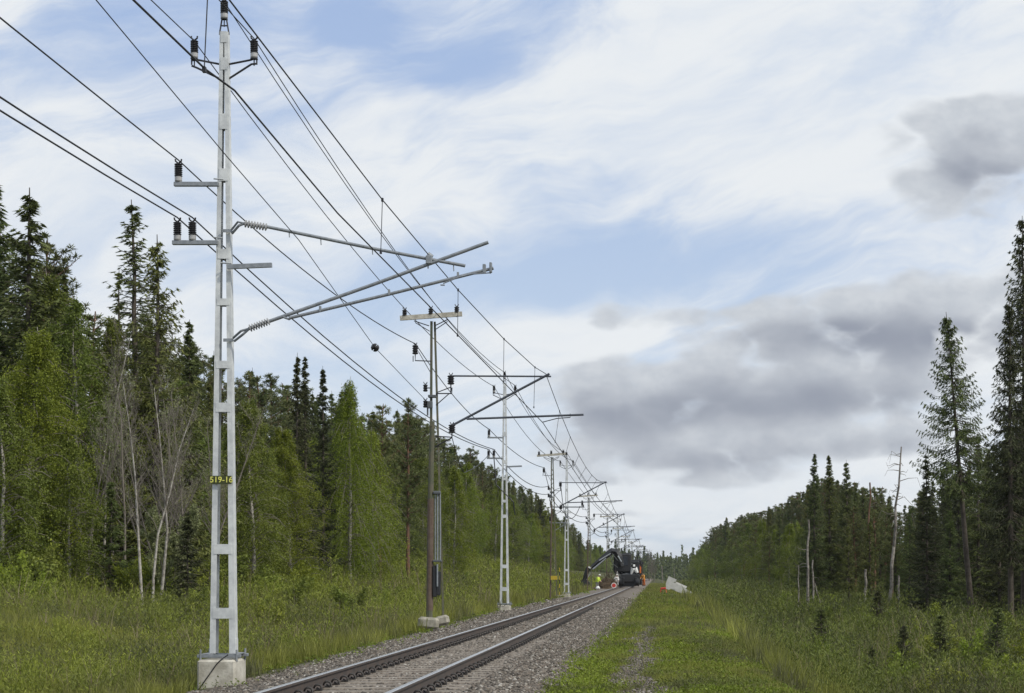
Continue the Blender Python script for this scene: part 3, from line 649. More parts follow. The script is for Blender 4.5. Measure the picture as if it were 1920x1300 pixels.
wire([mastpt(m2, 366, 455, -.16), mastpt(m2, 380, 600, -.3), mastpt(m2, 470, 690, -.3), mastpt(m2, 478, 760, -.2)], 'short black cable loop on the second steel mast', .018, .0, 'cable', 'cable_loop')
a = mastpt(m3, 420, 480); wire([oldpt(op[1], 848, 720), mastpt(m3, 420, 560, -.3), mastpt(m3, 540, 470, -.3)], 'slack jumper cable hanging across the third steel mast', .012, .5)

# ------------------------------------------------------------------ trees
def quads_at(C, A, B, rg=None):   # kite quads: centre C, half axes A (long), B (wide)
    n = len(C); V_ = np.stack([C - A, C + B * 1.0 - A * .1, C + A, C - B * 1.0 - A * .1], 1).reshape(-1, 3)
    return V_, np.arange(n * 4).reshape(n, 4)
def unit(a): return a / (np.linalg.norm(a, axis=-1, keepdims=True) + 1e-9)
def tube_np(pts, rad, n=5):
    pts = np.asarray(pts, float); m_ = len(pts); d = unit(np.gradient(pts, axis=0)); ref = np.array([.3, .9, .1])
    a = unit(np.cross(d, ref)); b = np.cross(a, d); an = np.linspace(0, 2 * np.pi, n, endpoint=False)
    v = pts[:, None] + (a[:, None] * np.cos(an)[None, :, None] + b[:, None] * np.sin(an)[None, :, None]) * np.asarray(rad)[:, None, None]
    i = np.arange(m_ * n).reshape(m_, n); q = np.stack([i[:-1], np.roll(i[:-1], -1, 1), np.roll(i[1:], -1, 1), i[1:]], -1).reshape(-1, 4)
    return v.reshape(-1, 3), q
class Acc:
    def __init__(s): s.V = []; s.Q = []; s.mi = []; s.var = []; s.n = 0
    def add(s, v, q, mi, var=None):
        s.V.append(v); s.Q.append(q + s.n); s.n += len(v); s.mi.append(np.full(len(q), mi)); s.var.append(np.full(len(q), .5) if var is None else var)
    def mesh(s, name, mats): return np_mesh(name, np.concatenate(s.V), np.concatenate(s.Q), mats, np.concatenate(s.mi), np.concatenate(s.var))

def trunk_path(H, rg, wob=.12, lean=(0, 0)):
    z = np.linspace(-.4, H, 12); t_ = np.clip(z / H, 0, 1)
    x = np.cumsum(rg.normal(0, wob / 4, 12)) * t_ + lean[0] * z; y = np.cumsum(rg.normal(0, wob / 4, 12)) * t_ + lean[1] * z
    return np.stack([x, y, z], 1)
def at_h(path, z): return np.array([np.interp(z, path[:, 2], path[:, 0]), np.interp(z, path[:, 2], path[:, 1]), z])

def spruce(H, Rad, seed, clear=.04, dens=1.0, droop=.35, leaf=None, sparse=0.0, hang=.5, kite=1.0, shape=.85, dead=True, lean=(0, 0), step=1.0):
    rg = np.random.default_rng(seed); tp = trunk_path(H, rg, .1, lean); tr = Acc(); cr = Acc()
    rr = .008 * H + .02
    v, q = tube_np(tp, rr * (1 - np.clip(tp[:, 2] / H, 0, 1)) ** .8 + .012, 7); tr.add(v, q, 0)
    z = clear * H
    while z < H * .985:
        t_ = (z - clear * H) / (H - clear * H); prof_ = (1 - t_) ** (shape + .22) * min(1, .62 + t_ * 3.5)
        nb = rg.integers(4, 7) if rg.random() > sparse else rg.integers(2, 5)
        for _ in range(int(nb * dens + rg.random())):
            L = Rad * 1.12 * prof_ * rg.uniform(.55, 1.12) + .05; an = rg.uniform(0, 6.283)
            if rg.random() < .06: L *= 1.25
            zz = z + rg.uniform(-.15, .15) * (.8 if t_ > .7 else 1); p0 = at_h(tp, min(zz, H)); d = np.array([math.cos(an), math.sin(an)])
            up = .55 * t_ ** 1.5 - droop * (1 - t_)
            n = max(4, int(L / .15)); s = np.linspace(.12 if L < .8 else .2, 1, n)
            zc = up * s * L + .16 * L * s ** 3 - .10 * L * np.sin(s * 3.14)
            ctr = np.stack([p0[0] + d[0] * s * L, p0[1] + d[1] * s * L, p0[2] + zc], 1)
            v, q = tube_np(np.array([p0, ctr[n // 2], ctr[-1]]), [.018 + .006 * L, .012, .005], 3); cr.add(v, q, 0)
            k_ = 10; idx = np.repeat(np.arange(n), k_); m_ = len(idx); side = rg.choice([-1, 1], m_)
            wd = (.30 * L * (1 - s[idx]) ** .6 + .09) * rg.uniform(.0, 1.0, m_)
            perp = np.array([-d[1], d[0]])
            C = ctr[idx] + np.stack([perp[0] * side * wd * .6 + d[0] * wd * .3, perp[1] * side * wd * .6 + d[1] * wd * .3, -rg.uniform(0, hang, m_) * wd], 1)
            A = np.stack([perp[0] * side * .8 + d[0] * .7 + rg.normal(0, .25, m_), perp[1] * side * .8 + d[1] * .7 + rg.normal(0, .25, m_), -rg.uniform(0, 1.3, m_) * hang], 1)
            la = rg.uniform(.07, .19, m_) * kite; A = unit(A); B = unit(np.cross(A, rg.normal(0, 1, (m_, 3)))) * (la * rg.uniform(.13, .24, m_))[:, None]
            v, q = quads_at(C, A * la[:, None], B); cr.add(v, q, 1, np.clip(rg.normal(.30 + .5 * s[idx], .22), 0, 1))
        z += rg.uniform(.20, .34) / max(dens, .5) * step * (1.05 if t_ > .75 else 1)
    if dead:
        for _ in range(int(clear * H * 3)):
            zz = rg.uniform(.1, 1) * clear * H; an = rg.uniform(0, 6.28); L = rg.uniform(.3, 1.1); p0 = at_h(tp, zz)
            v, q = tube_np(np.array([p0, p0 + [math.cos(an) * L * .5, math.sin(an) * L * .5, -.05], p0 + [math.cos(an) * L, math.sin(an) * L, -.2 * L]]), [.014, .009, .004], 3); cr.add(v, q, 0)
    return tr.mesh('trunk', [M['bark']]), cr.mesh('crown', [M['bark'], leaf or L_SPRUCE])

def birch(H, Rad, seed, clear=.1, n_leaf=36000, leaf=None, size=.045, weep=.45, bark=None, top=.9, nb=150):
    rg = np.random.default_rng(seed); tp = trunk_path(H, rg, .35, tuple(rg.normal(0, .02, 2))); tr = Acc(); cr = Acc()
    v, q = tube_np(tp, (.009 * H + .02) * (1 - np.clip(tp[:, 2] / H, 0, 1)) ** .9 + .01, 7); tr.add(v, q, 0)
    per = n_leaf // nb // 4
    for i in range(nb):
        t_ = ((i + rg.random()) / nb); z = clear * H + t_ * (H * .98 - clear * H)
        prof_ = math.sin(math.pi * min(1, (t_ * .86 + .12)) ** .75) ** .8 * (1 if t_ < .6 else 1 - (t_ - .6) * top)
        L = Rad * prof_ * rg.uniform(.5, 1.15) + .2; an = rg.uniform(0, 6.283); d = np.array([math.cos(an), math.sin(an), 0]); p0 = at_h(tp, z)
        up = rg.uniform(.45, 1.1); s = np.linspace(0, 1, 6)
        pth = p0 + d * (s * L)[:, None] + np.array([0, 0, 1]) * (up * L * s - (.35 + weep) * L * s ** 2.4)[:, None]
        v, q = tube_np(pth, .008 + (.006 + .006 * L) * (1 - s), 3); cr.add(v, q, 0)
        for c in range(4):
            s0 = rg.uniform(.35, 1.05); c0 = np.array([np.interp(s0, s, pth[:, k]) for k in range(3)]) + rg.normal(0, .14 * L, 3) * [1, 1, .7]
            sg = rg.uniform(.10, .22) * (.5 + .4 * L); m_ = int(per * rg.uniform(.4, 1.6)); off = rg.normal(0, 1, (m_, 3)) * [sg * .8, sg * .8, sg * .6]; off[:, 2] -= np.abs(rg.normal(0, weep * .9, m_))
            C = c0 + off; A = unit(rg.normal(0, 1, (m_, 3)) - [0, 0, .5]); B = unit(np.cross(A, rg.normal(0, 1, (m_, 3)))); la = size * rg.uniform(.6, 1.35, m_)
            v, q = quads_at(C, A * la[:, None], B * (la * .62)[:, None]); cr.add(v, q, 1, np.clip(rg.normal(rg.uniform(.1, .9), .2, m_), 0, 1))
    return tr.mesh('trunk', [bark or M['birch']]), cr.mesh('crown', [bark or M['twig'], leaf or L_BIRCH])

def pine(H, Rad, seed, clear=.45, leaf=None):
    rg = np.random.default_rng(seed); tp = trunk_path(H, rg, .35); tr = Acc(); cr = Acc()
    v, q = tube_np(tp, (.010 * H + .03) * (1 - .85 * np.clip(tp[:, 2] / H, 0, 1)), 7); tr.add(v, q, 0)
    z = clear * H
    while z < H * .99:
        t_ = (z - clear * H) / (H - clear * H); prof_ = (1 - t_ ** 2.2) * min(1, .45 + 1.6 * t_) + .12
        for _ in range(rg.integers(3, 6)):
            L = Rad * prof_ * rg.uniform(.45, 1.1); an = rg.uniform(0, 6.283); d = np.array([math.cos(an), math.sin(an), 0]); p0 = at_h(tp, z)
            up = rg.uniform(-.1, .5) + .5 * t_; s = np.linspace(0, 1, 5); pth = p0 + d * (s * L)[:, None] + np.array([0, 0, 1]) * (up * L * s + .2 * L * s ** 2)[:, None]
            v, q = tube_np(pth, .012 + .022 * (1 - s), 3); cr.add(v, q, 0)
            for c in range(max(2, int(L * 5))):
                s0 = rg.uniform(.3, 1.02); c0 = np.array([np.interp(s0, s, pth[:, k]) for k in range(3)]) + rg.normal(0, .11 * L + .05, 3) * [1, 1, .45]
                m_ = 34; A = unit(rg.normal(0, 1, (m_, 3)) + [0, 0, .55]); C = c0 + A * rg.uniform(.05, .20, m_)[:, None]; la = rg.uniform(.07, .14, m_)
                B = unit(np.cross(A, rg.normal(0, 1, (m_, 3)))) * .021; v, q = quads_at(C, A * la[:, None], B); cr.add(v, q, 1, np.clip(rg.normal(.5 + .3 * A[:, 2], .2, m_), 0, 1))
        z += rg.uniform(.3, .5)
    return tr.mesh('trunk', [M['redbark']]), cr.mesh('crown', [M['redbark'], leaf or L_PINE])

def bare(H, seed, spread=1.0, stems=1, mat_=None, fine=True, buds=0, lean=0.0, leaf=None):
    rg = np.random.default_rng(seed); tr = Acc(); cr = Acc()
    def grow(p, d, L, r, dep, acc):
        n = 5; pts = [p]; dd = d.copy()
        for i in range(n): dd = unit(dd + rg.normal(0, .09 + .05 * dep, 3) + [0, 0, .05]); pts.append(pts[-1] + dd * L / n)
        v, q = tube_np(np.array(pts), np.linspace(r, r * (.25 if dep else .15), n + 1), 6 if dep == 0 else 3); acc.add(v, q, 0)
        if dep < (3 if fine else 2):
            nb_ = int([15 + H, 6, 4][dep])
            for j in range(nb_):
                s0 = rg.uniform(.32 if dep == 0 else .15, .99); p1 = np.array([np.interp(s0 * n, range(n + 1), np.array(pts)[:, k]) for k in range(3)])
                an = rg.uniform(0, 6.28); o = np.array([math.cos(an), math.sin(an), rg.uniform(.3, 1.1)]); d1 = unit(o * spread + dd * .6 + [0, 0, .25])
                grow(p1, d1, L * (1 - s0 * .65) * (.34 if dep == 0 else .5) * rg.uniform(.6, 1.2), max(r * (1 - s0) * .45, .006), dep + 1, cr)
        if buds and dep >= 2:
            m_ = buds; k_ = rg.integers(1, n + 1, m_); C = np.array(pts)[k_] + rg.normal(0, .05, (m_, 3)); A = unit(rg.normal(0, 1, (m_, 3))); B = unit(np.cross(A, rg.normal(0, 1, (m_, 3)))); la = rg.uniform(.02, .045, m_)
            v, q = quads_at(C, A * la[:, None], B * (la * .6)[:, None]); cr.add(v, q, 1, rg.random(m_))
    for s_ in range(stems):
        a = rg.uniform(0, 6.28); o = .25 * (stems > 1); grow(np.array([math.cos(a) * o, math.sin(a) * o, -.3]), unit(np.array([rg.normal(0, .07) + lean, rg.normal(0, .07), 1.0])), H * rg.uniform(.82, 1.0), .006 * H + .010, 0, tr)
    mm = mat_ or M['twig']; return tr.mesh('trunk', [M['birch'] if mat_ is None else mm]), cr.mesh('crown', [mm, leaf or L_PALE])

def tree(name, meshes, loc, label, cat, group=None, sc=1.0, rz=0.0, wsc=None):
    r = empty(name, loc, label, cat, group, rz); ws = wsc or sc; r.scale = (ws, ws, sc)
    obj('trunk', meshes[0], r); obj('crown', meshes[1], r); return r

rnd = random.Random(11)
# libraries: unit heights are real metres of the source tree
SPR = [(15, spruce(15, 2.3, 21)), (15, spruce(15, 2.7, 22, droop=.45)), (15, spruce(15, 1.9, 23, sparse=.25)), (15, spruce(15, 2.4, 24, leaf=L_OLIVE)), (15, spruce(15, 2.0, 25, leaf=L_OLIVE, droop=.25))]
SPD = [(15, spruce(15, 2.5, 31, clear=.22, leaf=L_DARK)), (15, spruce(15, 2.2, 32, clear=.12, leaf=L_DARK, sparse=.2)), (15, spruce(15, 2.1, 33, clear=.16, leaf=L_SPRUCE))]
BIR = [(12, birch(12, 2.3, 41)), (12, birch(12, 2.0, 42, weep=.6)), (12, birch(12, 2.5, 43, clear=.05, leaf=L_DBIRCH)), (12, birch(12, 2.1, 44, clear=.06, leaf=L_DBIRCH, weep=.3))]
PIN = [(15, pine(15, 2.1, 51)), (15, pine(15, 1.8, 52, clear=.35)), (15, pine(15, 2.2, 53, clear=.3))]
BAR = [(11, bare(11, 61)), (11, bare(11, 62, .8)), (9, bare(9, 63, 1.1, 3))]

def prof_at(pf, x): return float(np.interp(x, [p[0] for p in pf], [p[1] for p in pf]))
PL = [(-200, 420), (0, 400), (60, 440), (130, 570), (200, 600), (330, 590), (380, 650), (450, 690), (520, 700), (600, 720), (700, 775), (765, 765), (800, 790), (850, 830), (900, 855), (960, 895), (1000, 915), (1060, 965), (1100, 1003), (1140, 1025), (1200, 1054)]
PR = [(1262, 1053), (1290, 1040), (1320, 1005), (1355, 970), (1400, 962), (1460, 940), (1520, 900), (1560, 890), (1600, 905), (1650, 915), (1700, 945), (1740, 900), (1790, 870), (1850, 850), (1900, 800), (2100, 640)]
KC = {}
def forest(side, edge, pf, d0, d1, rows, kinds):
    cnt = 0
    for row in range(rows):
        d = d0 + rnd.uniform(0, 3)
        while d < d1:
            X = side * (edge + row * (3.4 + d / 260) + rnd.uniform(-1.1, 1.1)); px = VX + X / d * F
            if -160 < px < 2080:
                yt = prof_at(pf, px) + rnd.gauss(0, 21) * min(1.0, 100 / d) + row * 3
                Hn = (VY - yt) / F * d + EYE - G(X, d); front = row == 0
                kind = kinds(row, px, rnd)
                if kind in ('birch', 'dull'): Hn *= rnd.uniform(.62, .85) if row < 2 else .85
                elif front: Hn *= rnd.uniform(.6, 1.0)
                elif row == 1: Hn *= rnd.uniform(.8, 1.0)
                Hn = min(max(Hn, 3.5), 24)
                lib = dict(spruce=SPR, dark=SPD, birch=BIR[:2], dull=BIR[2:], pine=PIN, bare=BAR)[kind]; h0, ms_ = rnd.choice(lib)
                sc = Hn / h0; ws = min(max(sc, .55) * rnd.uniform(.9, 1.2), 1.35) * (1 + min(d, 600) / 1500)
                nm, cat, txt = dict(spruce=('spruce_tree', 'spruce', 'green spruce'), dark=('spruce_tree', 'spruce', 'blackish spruce'), birch=('birch_tree', 'birch', 'bright green birch'), dull=('birch_tree', 'birch', 'dull green leafy tree'), pine=('pine_tree', 'pine', 'reddish trunked pine'), bare=('bare_tree', 'bare tree', 'leafless grey tree'))[kind]
                rw = ['front row', 'second row', 'inner part'][min(row, 2)]
                if side < 0: pl = 'left of the nearest mast' if px < 421 else ('between nearest mast and old pole' if px < 811 else ('between old pole and second mast' if px < 948 else ('between second and third masts' if px < 1063 else 'beyond the third mast')))
                else: pl = 'right of the tall lone spruce' if px > 1830 else ('behind the leaning dead trunk' if px > 1640 else ('behind the standing dead trunks' if px > 1490 else ('left of the standing dead trunks' if px > 1370 else 'at the far end')))
                lab = f"{txt}, {rw} of {'left' if side < 0 else 'right'} forest, {pl}"
                tree(nm, ms_, (X, d, G(X, d) - .1), lab, cat, lab.replace(txt, txt + ('es' if txt.endswith('ch') else 's')), sc, rnd.uniform(0, 6.28), ws); cnt += 1; KC[nm] = KC.get(nm, 0) + 1
            d += (2.6 + d / 36 + .6 * row) * rnd.uniform(.7, 1.3)
    return cnt
def kl(row, px, r):
    u = r.random()
    if row == 0: return 'birch' if u < .36 else ('dull' if u < .58 else ('spruce' if u < .9 else 'dark'))
    if row == 1: return 'spruce' if u < .5 else ('dull' if u < .85 else ('pine' if u < .93 else 'bare'))
    return 'spruce' if u < .5 else 'pine'
def kr(row, px, r):
    u = r.random()
    if px < 1500:
        if row == 0: return 'dull' if u < .25 else ('birch' if u < .72 else ('spruce' if u < .85 else 'pine'))
        return 'birch' if row == 1 and u < .3 else ('spruce' if u < .6 else 'pine')
    if px < 1700: return 'spruce' if u < .45 else ('pine' if u < .8 else 'dark')
    return 'dark' if u < .75 else ('pine' if u < .87 else 'spruce')
nL = forest(-1, 24.5, PL, 58, 900, 4, kl)
nR = forest(1, 17.5, PR, 74, 900, 5, kr)
print('forest', nL, nR, KC)

def hero(name, ms_, h0, px, ytop, d, label, cat, wsc=1.0, rz=0.0, ysink=.1):
    X = (px - VX) / F * d; z0 = G(X, d) - ysink; sc = ((VY - ytop) / F * d + EYE - z0) / h0
    return tree(name, ms_, (X, d, z0), label, cat, None, sc, rz, sc * wsc)
# left side, trees one can tell apart
hero('spruce_tree', spruce(16, 2.6, 71, leaf=L_SPRUCE, dens=.9, hang=.9), 16, 55, 352, 72, 'broad tall dark spruce with the wider crown at the upper left edge of the photo', 'spruce', 1.6)
hero('spruce_tree', spruce(16, 2.4, 72, leaf=L_SPRUCE, sparse=.2, hang=.9), 16, -8, 335, 74, 'tall dark spruce cut by the left border behind the bright birch', 'spruce', 1.5)
hero('spruce_tree', spruce(16, 2.2, 74, leaf=L_OLIVE, sparse=.1, hang=.6), 16, 118, 505, 76, 'olive spruce on the right shoulder of the tall dark upper left group', 'spruce')
hero('spruce_tree', spruce(16, 2.0, 73, leaf=L_SPRUCE, sparse=.8, dens=1.0, droop=.22, hang=.6, shape=.62, kite=.72, step=.8), 16, 255, 374, 75, 'tallest thin spruce between left border and nearest mast, sky showing through its crown', 'spruce', 1.4)
hero('spruce_tree', spruce(15, 2.6, 75, leaf=L_OLIVE, sparse=.6, dens=1.0, droop=.3, hang=1.3, shape=.75, kite=.72, step=.8), 15, 292, 440, 73, 'sparse spruce with drooping branches, just right of the tallest thin one', 'spruce', 1.35)
hero('spruce_tree', spruce(14, 1.5, 76, leaf=L_OLIVE, sparse=.5, kite=.75), 14, 219, 503, 78, 'small pointed spruce just left of the tallest thin one', 'spruce')
hero('spruce_tree', spruce(14, 1.9, 77, leaf=L_SPRUCE), 14, 356, 600, 80, 'pointed dark spruce halfway between the thin spruces and the nearest mast', 'spruce')
hero('birch_tree', birch(11, 2.2, 81, clear=.04, n_leaf=90000, size=.037, weep=.35, nb=230, top=.7), 11, 42, 612, 62, 'bright green birch filling the left border, in front of the dark spruces', 'birch', 1.0)
hero('birch_tree', birch(10, 1.9, 88, clear=.04, n_leaf=40000, size=.042, weep=.4, leaf=L_DBIRCH), 10, 5, 700, 60, 'dull green leafy tree at the very left border, below the bright birch top', 'leafy tree')
hero('birch_tree', birch(9, 1.7, 82, clear=.04, n_leaf=26000, weep=.3, leaf=L_DBIRCH), 9, 128, 820, 62, 'low dull green leafy tree right of the bright birch at the left border', 'leafy tree')
for i, (px, yt, nm) in enumerate([(152, 556, 'thin olive leafy tree between the dark left group and the thin spruces'), (98, 500, 'olive leafy tree in front of the tall upper left spruces'), (205, 590, 'thin olive leafy tree below the small pointed spruce')]):
    hero('birch_tree', birch(13, 1.9, 181 + i, clear=.25, n_leaf=24000, weep=.3, leaf=L_DBIRCH), 13, px, yt, 71 + i, nm, 'leafy tree')
hero('bare_tree', bare(12, 91, .7, 1), 12, 190, 530, 72, 'tall leafless birch left of the thin spruces, pale trunk', 'bare birch', .8)
for i, (px, yt, ln, nm) in enumerate([(268, 640, .06, 'leftmost pale trunk of the leafless birch clump left of the nearest mast'), (285, 690, .03, 'middle pale trunk of the leafless birch clump left of the nearest mast'), (296, 620, .08, 'rightmost, most slanting pale trunk of the leafless birch clump')]):
    hero('bare_birch', bare(11, 92 + i, .6, 1, lean=ln, mat_=None), 11, px, yt, 59.5 + i * .5, nm, 'bare birch', 1.0)
for i, (px, yt, nm) in enumerate([(345, 660, 'leafless grey tree nearest to the mast with the green plate'), (168, 640, 'leafless grey tree right of the bright birch'), (395, 720, 'leafless grey tree half covered by the nearest mast'), (236, 650, 'leafless grey tree under the tallest thin spruce'), (322, 690, 'leafless grey tree right of the pale birch clump')]):
    hero('bare_tree', bare(10, 101 + i, .9, 2, M['twig'], buds=1), 10, px, yt, 67 + (i % 3), nm, 'bare tree', .9, i)
hero('willow_bush', bare(4.2, 111, .8, 4, M['twig'], buds=7), 4.2, 322, 940, 62, 'pale budding bush just right of the leafless birch clump', 'bush')
hero('spruce_tree', spruce(6, 1.6, 112, clear=0.02, leaf=L_DARK), 6, 352, 965, 61, 'low dark spruce at the forest edge left of the nearest mast', 'spruce')
hero('spruce_tree', spruce(7, 1.9, 113, clear=0.02, leaf=L_SPRUCE), 7, 205, 900, 63, 'low bushy spruce below the leafless trees', 'spruce')
hero('birch_tree', birch(12, 2.2, 83, clear=.02, n_leaf=56000, size=.042, weep=.4, nb=200, leaf=L_DBIRCH), 12, 478, 745, 76, 'dull green leafy tree directly right of the nearest mast', 'leafy tree')
hero('birch_tree', birch(12, 2.4, 84, clear=.04, n_leaf=60000, size=.042, weep=.35, nb=220, leaf=L_BIRCH), 12, 548, 800, 84, 'bushy green tree with round crown right of the nearest mast', 'leafy tree')
hero('birch_tree', birch(14, 2.2, 85, clear=.10, n_leaf=50000, weep=.9, nb=220), 14, 655, 708, 104, 'tallest bright green weeping birch, in the middle of the left forest', 'birch')
hero('birch_tree', birch(12, 2.1, 86, clear=.10, n_leaf=40000, weep=.8, nb=180), 12, 702, 800, 112, 'bright green birch just right of the tallest weeping birch', 'birch')
hero('birch_tree', birch(11, 1.7, 87, clear=.06, n_leaf=30000, weep=.4), 11, 850, 872, 146, 'slim bright green birch just right of the nearest old pole', 'birch')
for i, (px, yt, d, nm) in enumerate([(556, 662, 98, 'black pointed spruce, leftmost of the tall trio right of the nearest mast'), (574, 668, 99, 'black pointed spruce, middle of the tall trio right of the nearest mast'), (605, 686, 102, 'black pointed spruce, rightmost of the tall trio right of the nearest mast')]):
    hero('spruce_tree', spruce(16, 1.9, 121 + i, leaf=L_DARK, hang=.7), 16, px, yt, d, nm, 'spruce')
hero('pine_tree', PIN[1][1], 15, 765, 750, 125, 'pine with a wide feathery top just left of the nearest old pole', 'pine', 1.0)
hero('pine_tree', PIN[2][1], 15, 712, 757, 120, 'pine top rising behind the bright birches left of the nearest old pole', 'pine', 1.0)
# right side
tall = spruce(17, 2.2, 131, clear=.46, leaf=L_SPRUCE, sparse=.2, dens=1.0, droop=.45, hang=1.3, shape=.6, kite=.8, step=.75, lean=(-.085, 0))
hero('spruce_tree', tall, 17, 1826, 585, 92, 'tall lone spruce with long bare trunk and ragged crown rising above the right forest', 'spruce', 1.05)
hero('spruce_tree', spruce(20, 1.9, 132, clear=.3, leaf=L_DARK, sparse=.2, dens=1.0, droop=.5, hang=1.3, shape=.5, kite=.8, step=.8), 20, 1921, 405, 84, 'tallest dark spruce, cut by the right border', 'spruce', 1.0)
hero('spruce_tree', spruce(17, 1.7, 133, clear=.25, leaf=L_DARK, sparse=.2, droop=.5, hang=1.3, shape=.55, kite=.8, step=.8), 17, 1896, 560, 83, 'dark spruce with hanging branches just left of the tallest one at the right border', 'spruce', 1.0)
hero('spruce_tree', spruce(14, 1.8, 134, clear=.1, leaf=L_DARK), 14, 1738, 850, 88, 'dark pointed spruce between the leaning dead trunk and the tall lone spruce', 'spruce')
for i, (px, yt, nm) in enumerate([(1527, 850, 'leftmost of three pointed spruces behind the standing dead trunks'), (1556, 853, 'middle of three pointed spruces behind the standing dead trunks'), (1588, 862, 'rightmost of three pointed spruces behind the standing dead trunks')]):
    hero('spruce_tree', spruce(15, 1.9, 141 + i, clear=.08, leaf=L_SPRUCE if i != 1 else L_OLIVE, hang=.7), 15, px, yt, 150 + i * 3, nm, 'spruce', 1.15)
hero('spruce_tree', spruce(12, 2.1, 145, clear=.03, leaf=L_OLIVE), 12, 1632, 975, 122, 'yellowish green young spruce beside the short pale stumps on the right', 'spruce')
hero('spruce_tree', spruce(12, 2.0, 146, clear=.03, leaf=L_OLIVE), 12, 1592, 985, 125, 'young olive spruce just right of the standing dead trunks', 'spruce')
def snag(px0, yb, px1, yt, d, r0, label, seed, nbr=14, taper=.25, mt='snag'):
    r0 *= .75
    rg = np.random.default_rng(seed); a = P(px0, yb, d); a.z = min(a.z, G(a.x, d)) - .2 if abs(a.z - G(a.x, d)) > .0 else a.z; b_ = P(px1, yt, d)
    m_ = MB(); L = (b_ - a).length; ns = 9; pts = [a.lerp(b_, i / ns) + Vector((rg.normal(0, .004 * L + .02) * (0 < i < ns), rg.normal(0, .01 * L) * (0 < i < ns), 0)) - a for i in range(ns + 1)]
    m_.tube(pts, [r0 * (1 - (1 - taper) * i / ns) for i in range(ns + 1)], 8)
    root = empty('dead_tree', a, label, 'dead tree')
    m_.build('trunk', M[mt], root)
    if nbr:
        br = MB()
        for i in range(nbr):
            s0 = rg.uniform(.5, 1.0); p = pts[0].lerp(pts[-1], s0); k = min(int(s0 * ns), ns - 1); p = pts[k].lerp(pts[k + 1], s0 * ns - k); an = rg.uniform(0, 6.28); l = rg.uniform(.4, 1.5) * L / 12 * (1.25 - s0 * .5); dx = Vector((math.cos(an), math.sin(an) * .6, 0))
            q = [p, p + dx * l * .5 + Vector((0, 0, rg.uniform(-.1, .25) * l)), p + dx * l + Vector((0, 0, rg.uniform(-.35, .3) * l)), p + dx * l * 1.25 + Vector((0, 0, rg.uniform(-.7, .3) * l))]
            br.tube(q, [r0 * .22, r0 * .14, r0 * .09, .006], 5)
        br.build('branch', M['snag'], root)
    return root
snag(1664, 1132, 1690, 838, 118, .19, 'tall dead grey trunk leaning right, with short crooked branches near its top', 5, 26, .3)
snag(1513, 1152, 1516, 975, 112, .14, 'straight pale dead trunk, leftmost of the standing dead trunks', 6, 3, .5)
snag(1526, 1142, 1524, 1050, 114, .10, 'thin pale dead trunk right beside the straight tall one', 7, 2, .6)
snag(1548, 1140, 1528, 1094, 115, .05, 'thin pale dead pole leaning left against the standing dead trunks', 8, 0, .7)
snag(1624, 1130, 1623, 1068, 117, .14, 'short pale broken stump left of the leaning dead trunk', 9, 1, .7)
snag(1686, 1135, 1685, 1080, 116, .12, 'short pale broken stump right of the leaning dead trunk', 10, 1, .7)
snag(1496, 1120, 1497, 1060, 118, .06, 'thin grey dead stem left of the standing dead trunks', 11, 2, .6)
snag(1632, 1040, 1631, 905, 135, .13, 'reddish tall bare trunk behind the young spruces right of the dead trunks', 12, 3, .6, 'redbark')
snag(1242, 1084, 1241, 1062, 460, .22, 'pale dead stump far off between track and right forest', 13, 2, .6)
snag(1264, 1084, 1264, 1064, 470, .16, 'thin pale dead stump far off beside the right forest edge', 14, 1, .6)

# far woodland closing the view, one mass
def farwood():
    rg = np.random.default_rng(77); acc = Acc()
    for i in range(1500):
        X = rg.uniform(-150, 200) if i % 4 else rg.uniform(-500, 600); D = rg.uniform(1150, 1500); pxx = VX + X / D * F
        Hn = rg.uniform(11, 19) * (1.25 if rg.random() < .08 else 1); r = rg.uniform(2.0, 3.6); z0 = G(X, D) - 1
        n = 70; t_ = rg.random(n) ** .8; a = rg.uniform(0, 6.28, n); rr_ = r * (1 - t_) * rg.uniform(.3, 1, n)
        C = np.stack([X + np.cos(a) * rr_, D + np.sin(a) * rr_, z0 + 1 + t_ * Hn], 1); A = unit(rg.normal(0, 1, (n, 3)) * [1, .6, 1.2]) * rg.uniform(.6, 1.4, n)[:, None]; B = unit(np.cross(A, rg.normal(0, 1, (n, 3)))) * rg.uniform(.35, .8, n)[:, None]
        v, q = quads_at(C, A, B); acc.add(v, q, 0, rg.random(n))
    return acc.mesh('far_woodland', [L_SPRUCE])
tag(obj('far_woodland', farwood()), 'dark far woodland closing the view at the end of the line', 'woodland', kind='stuff')

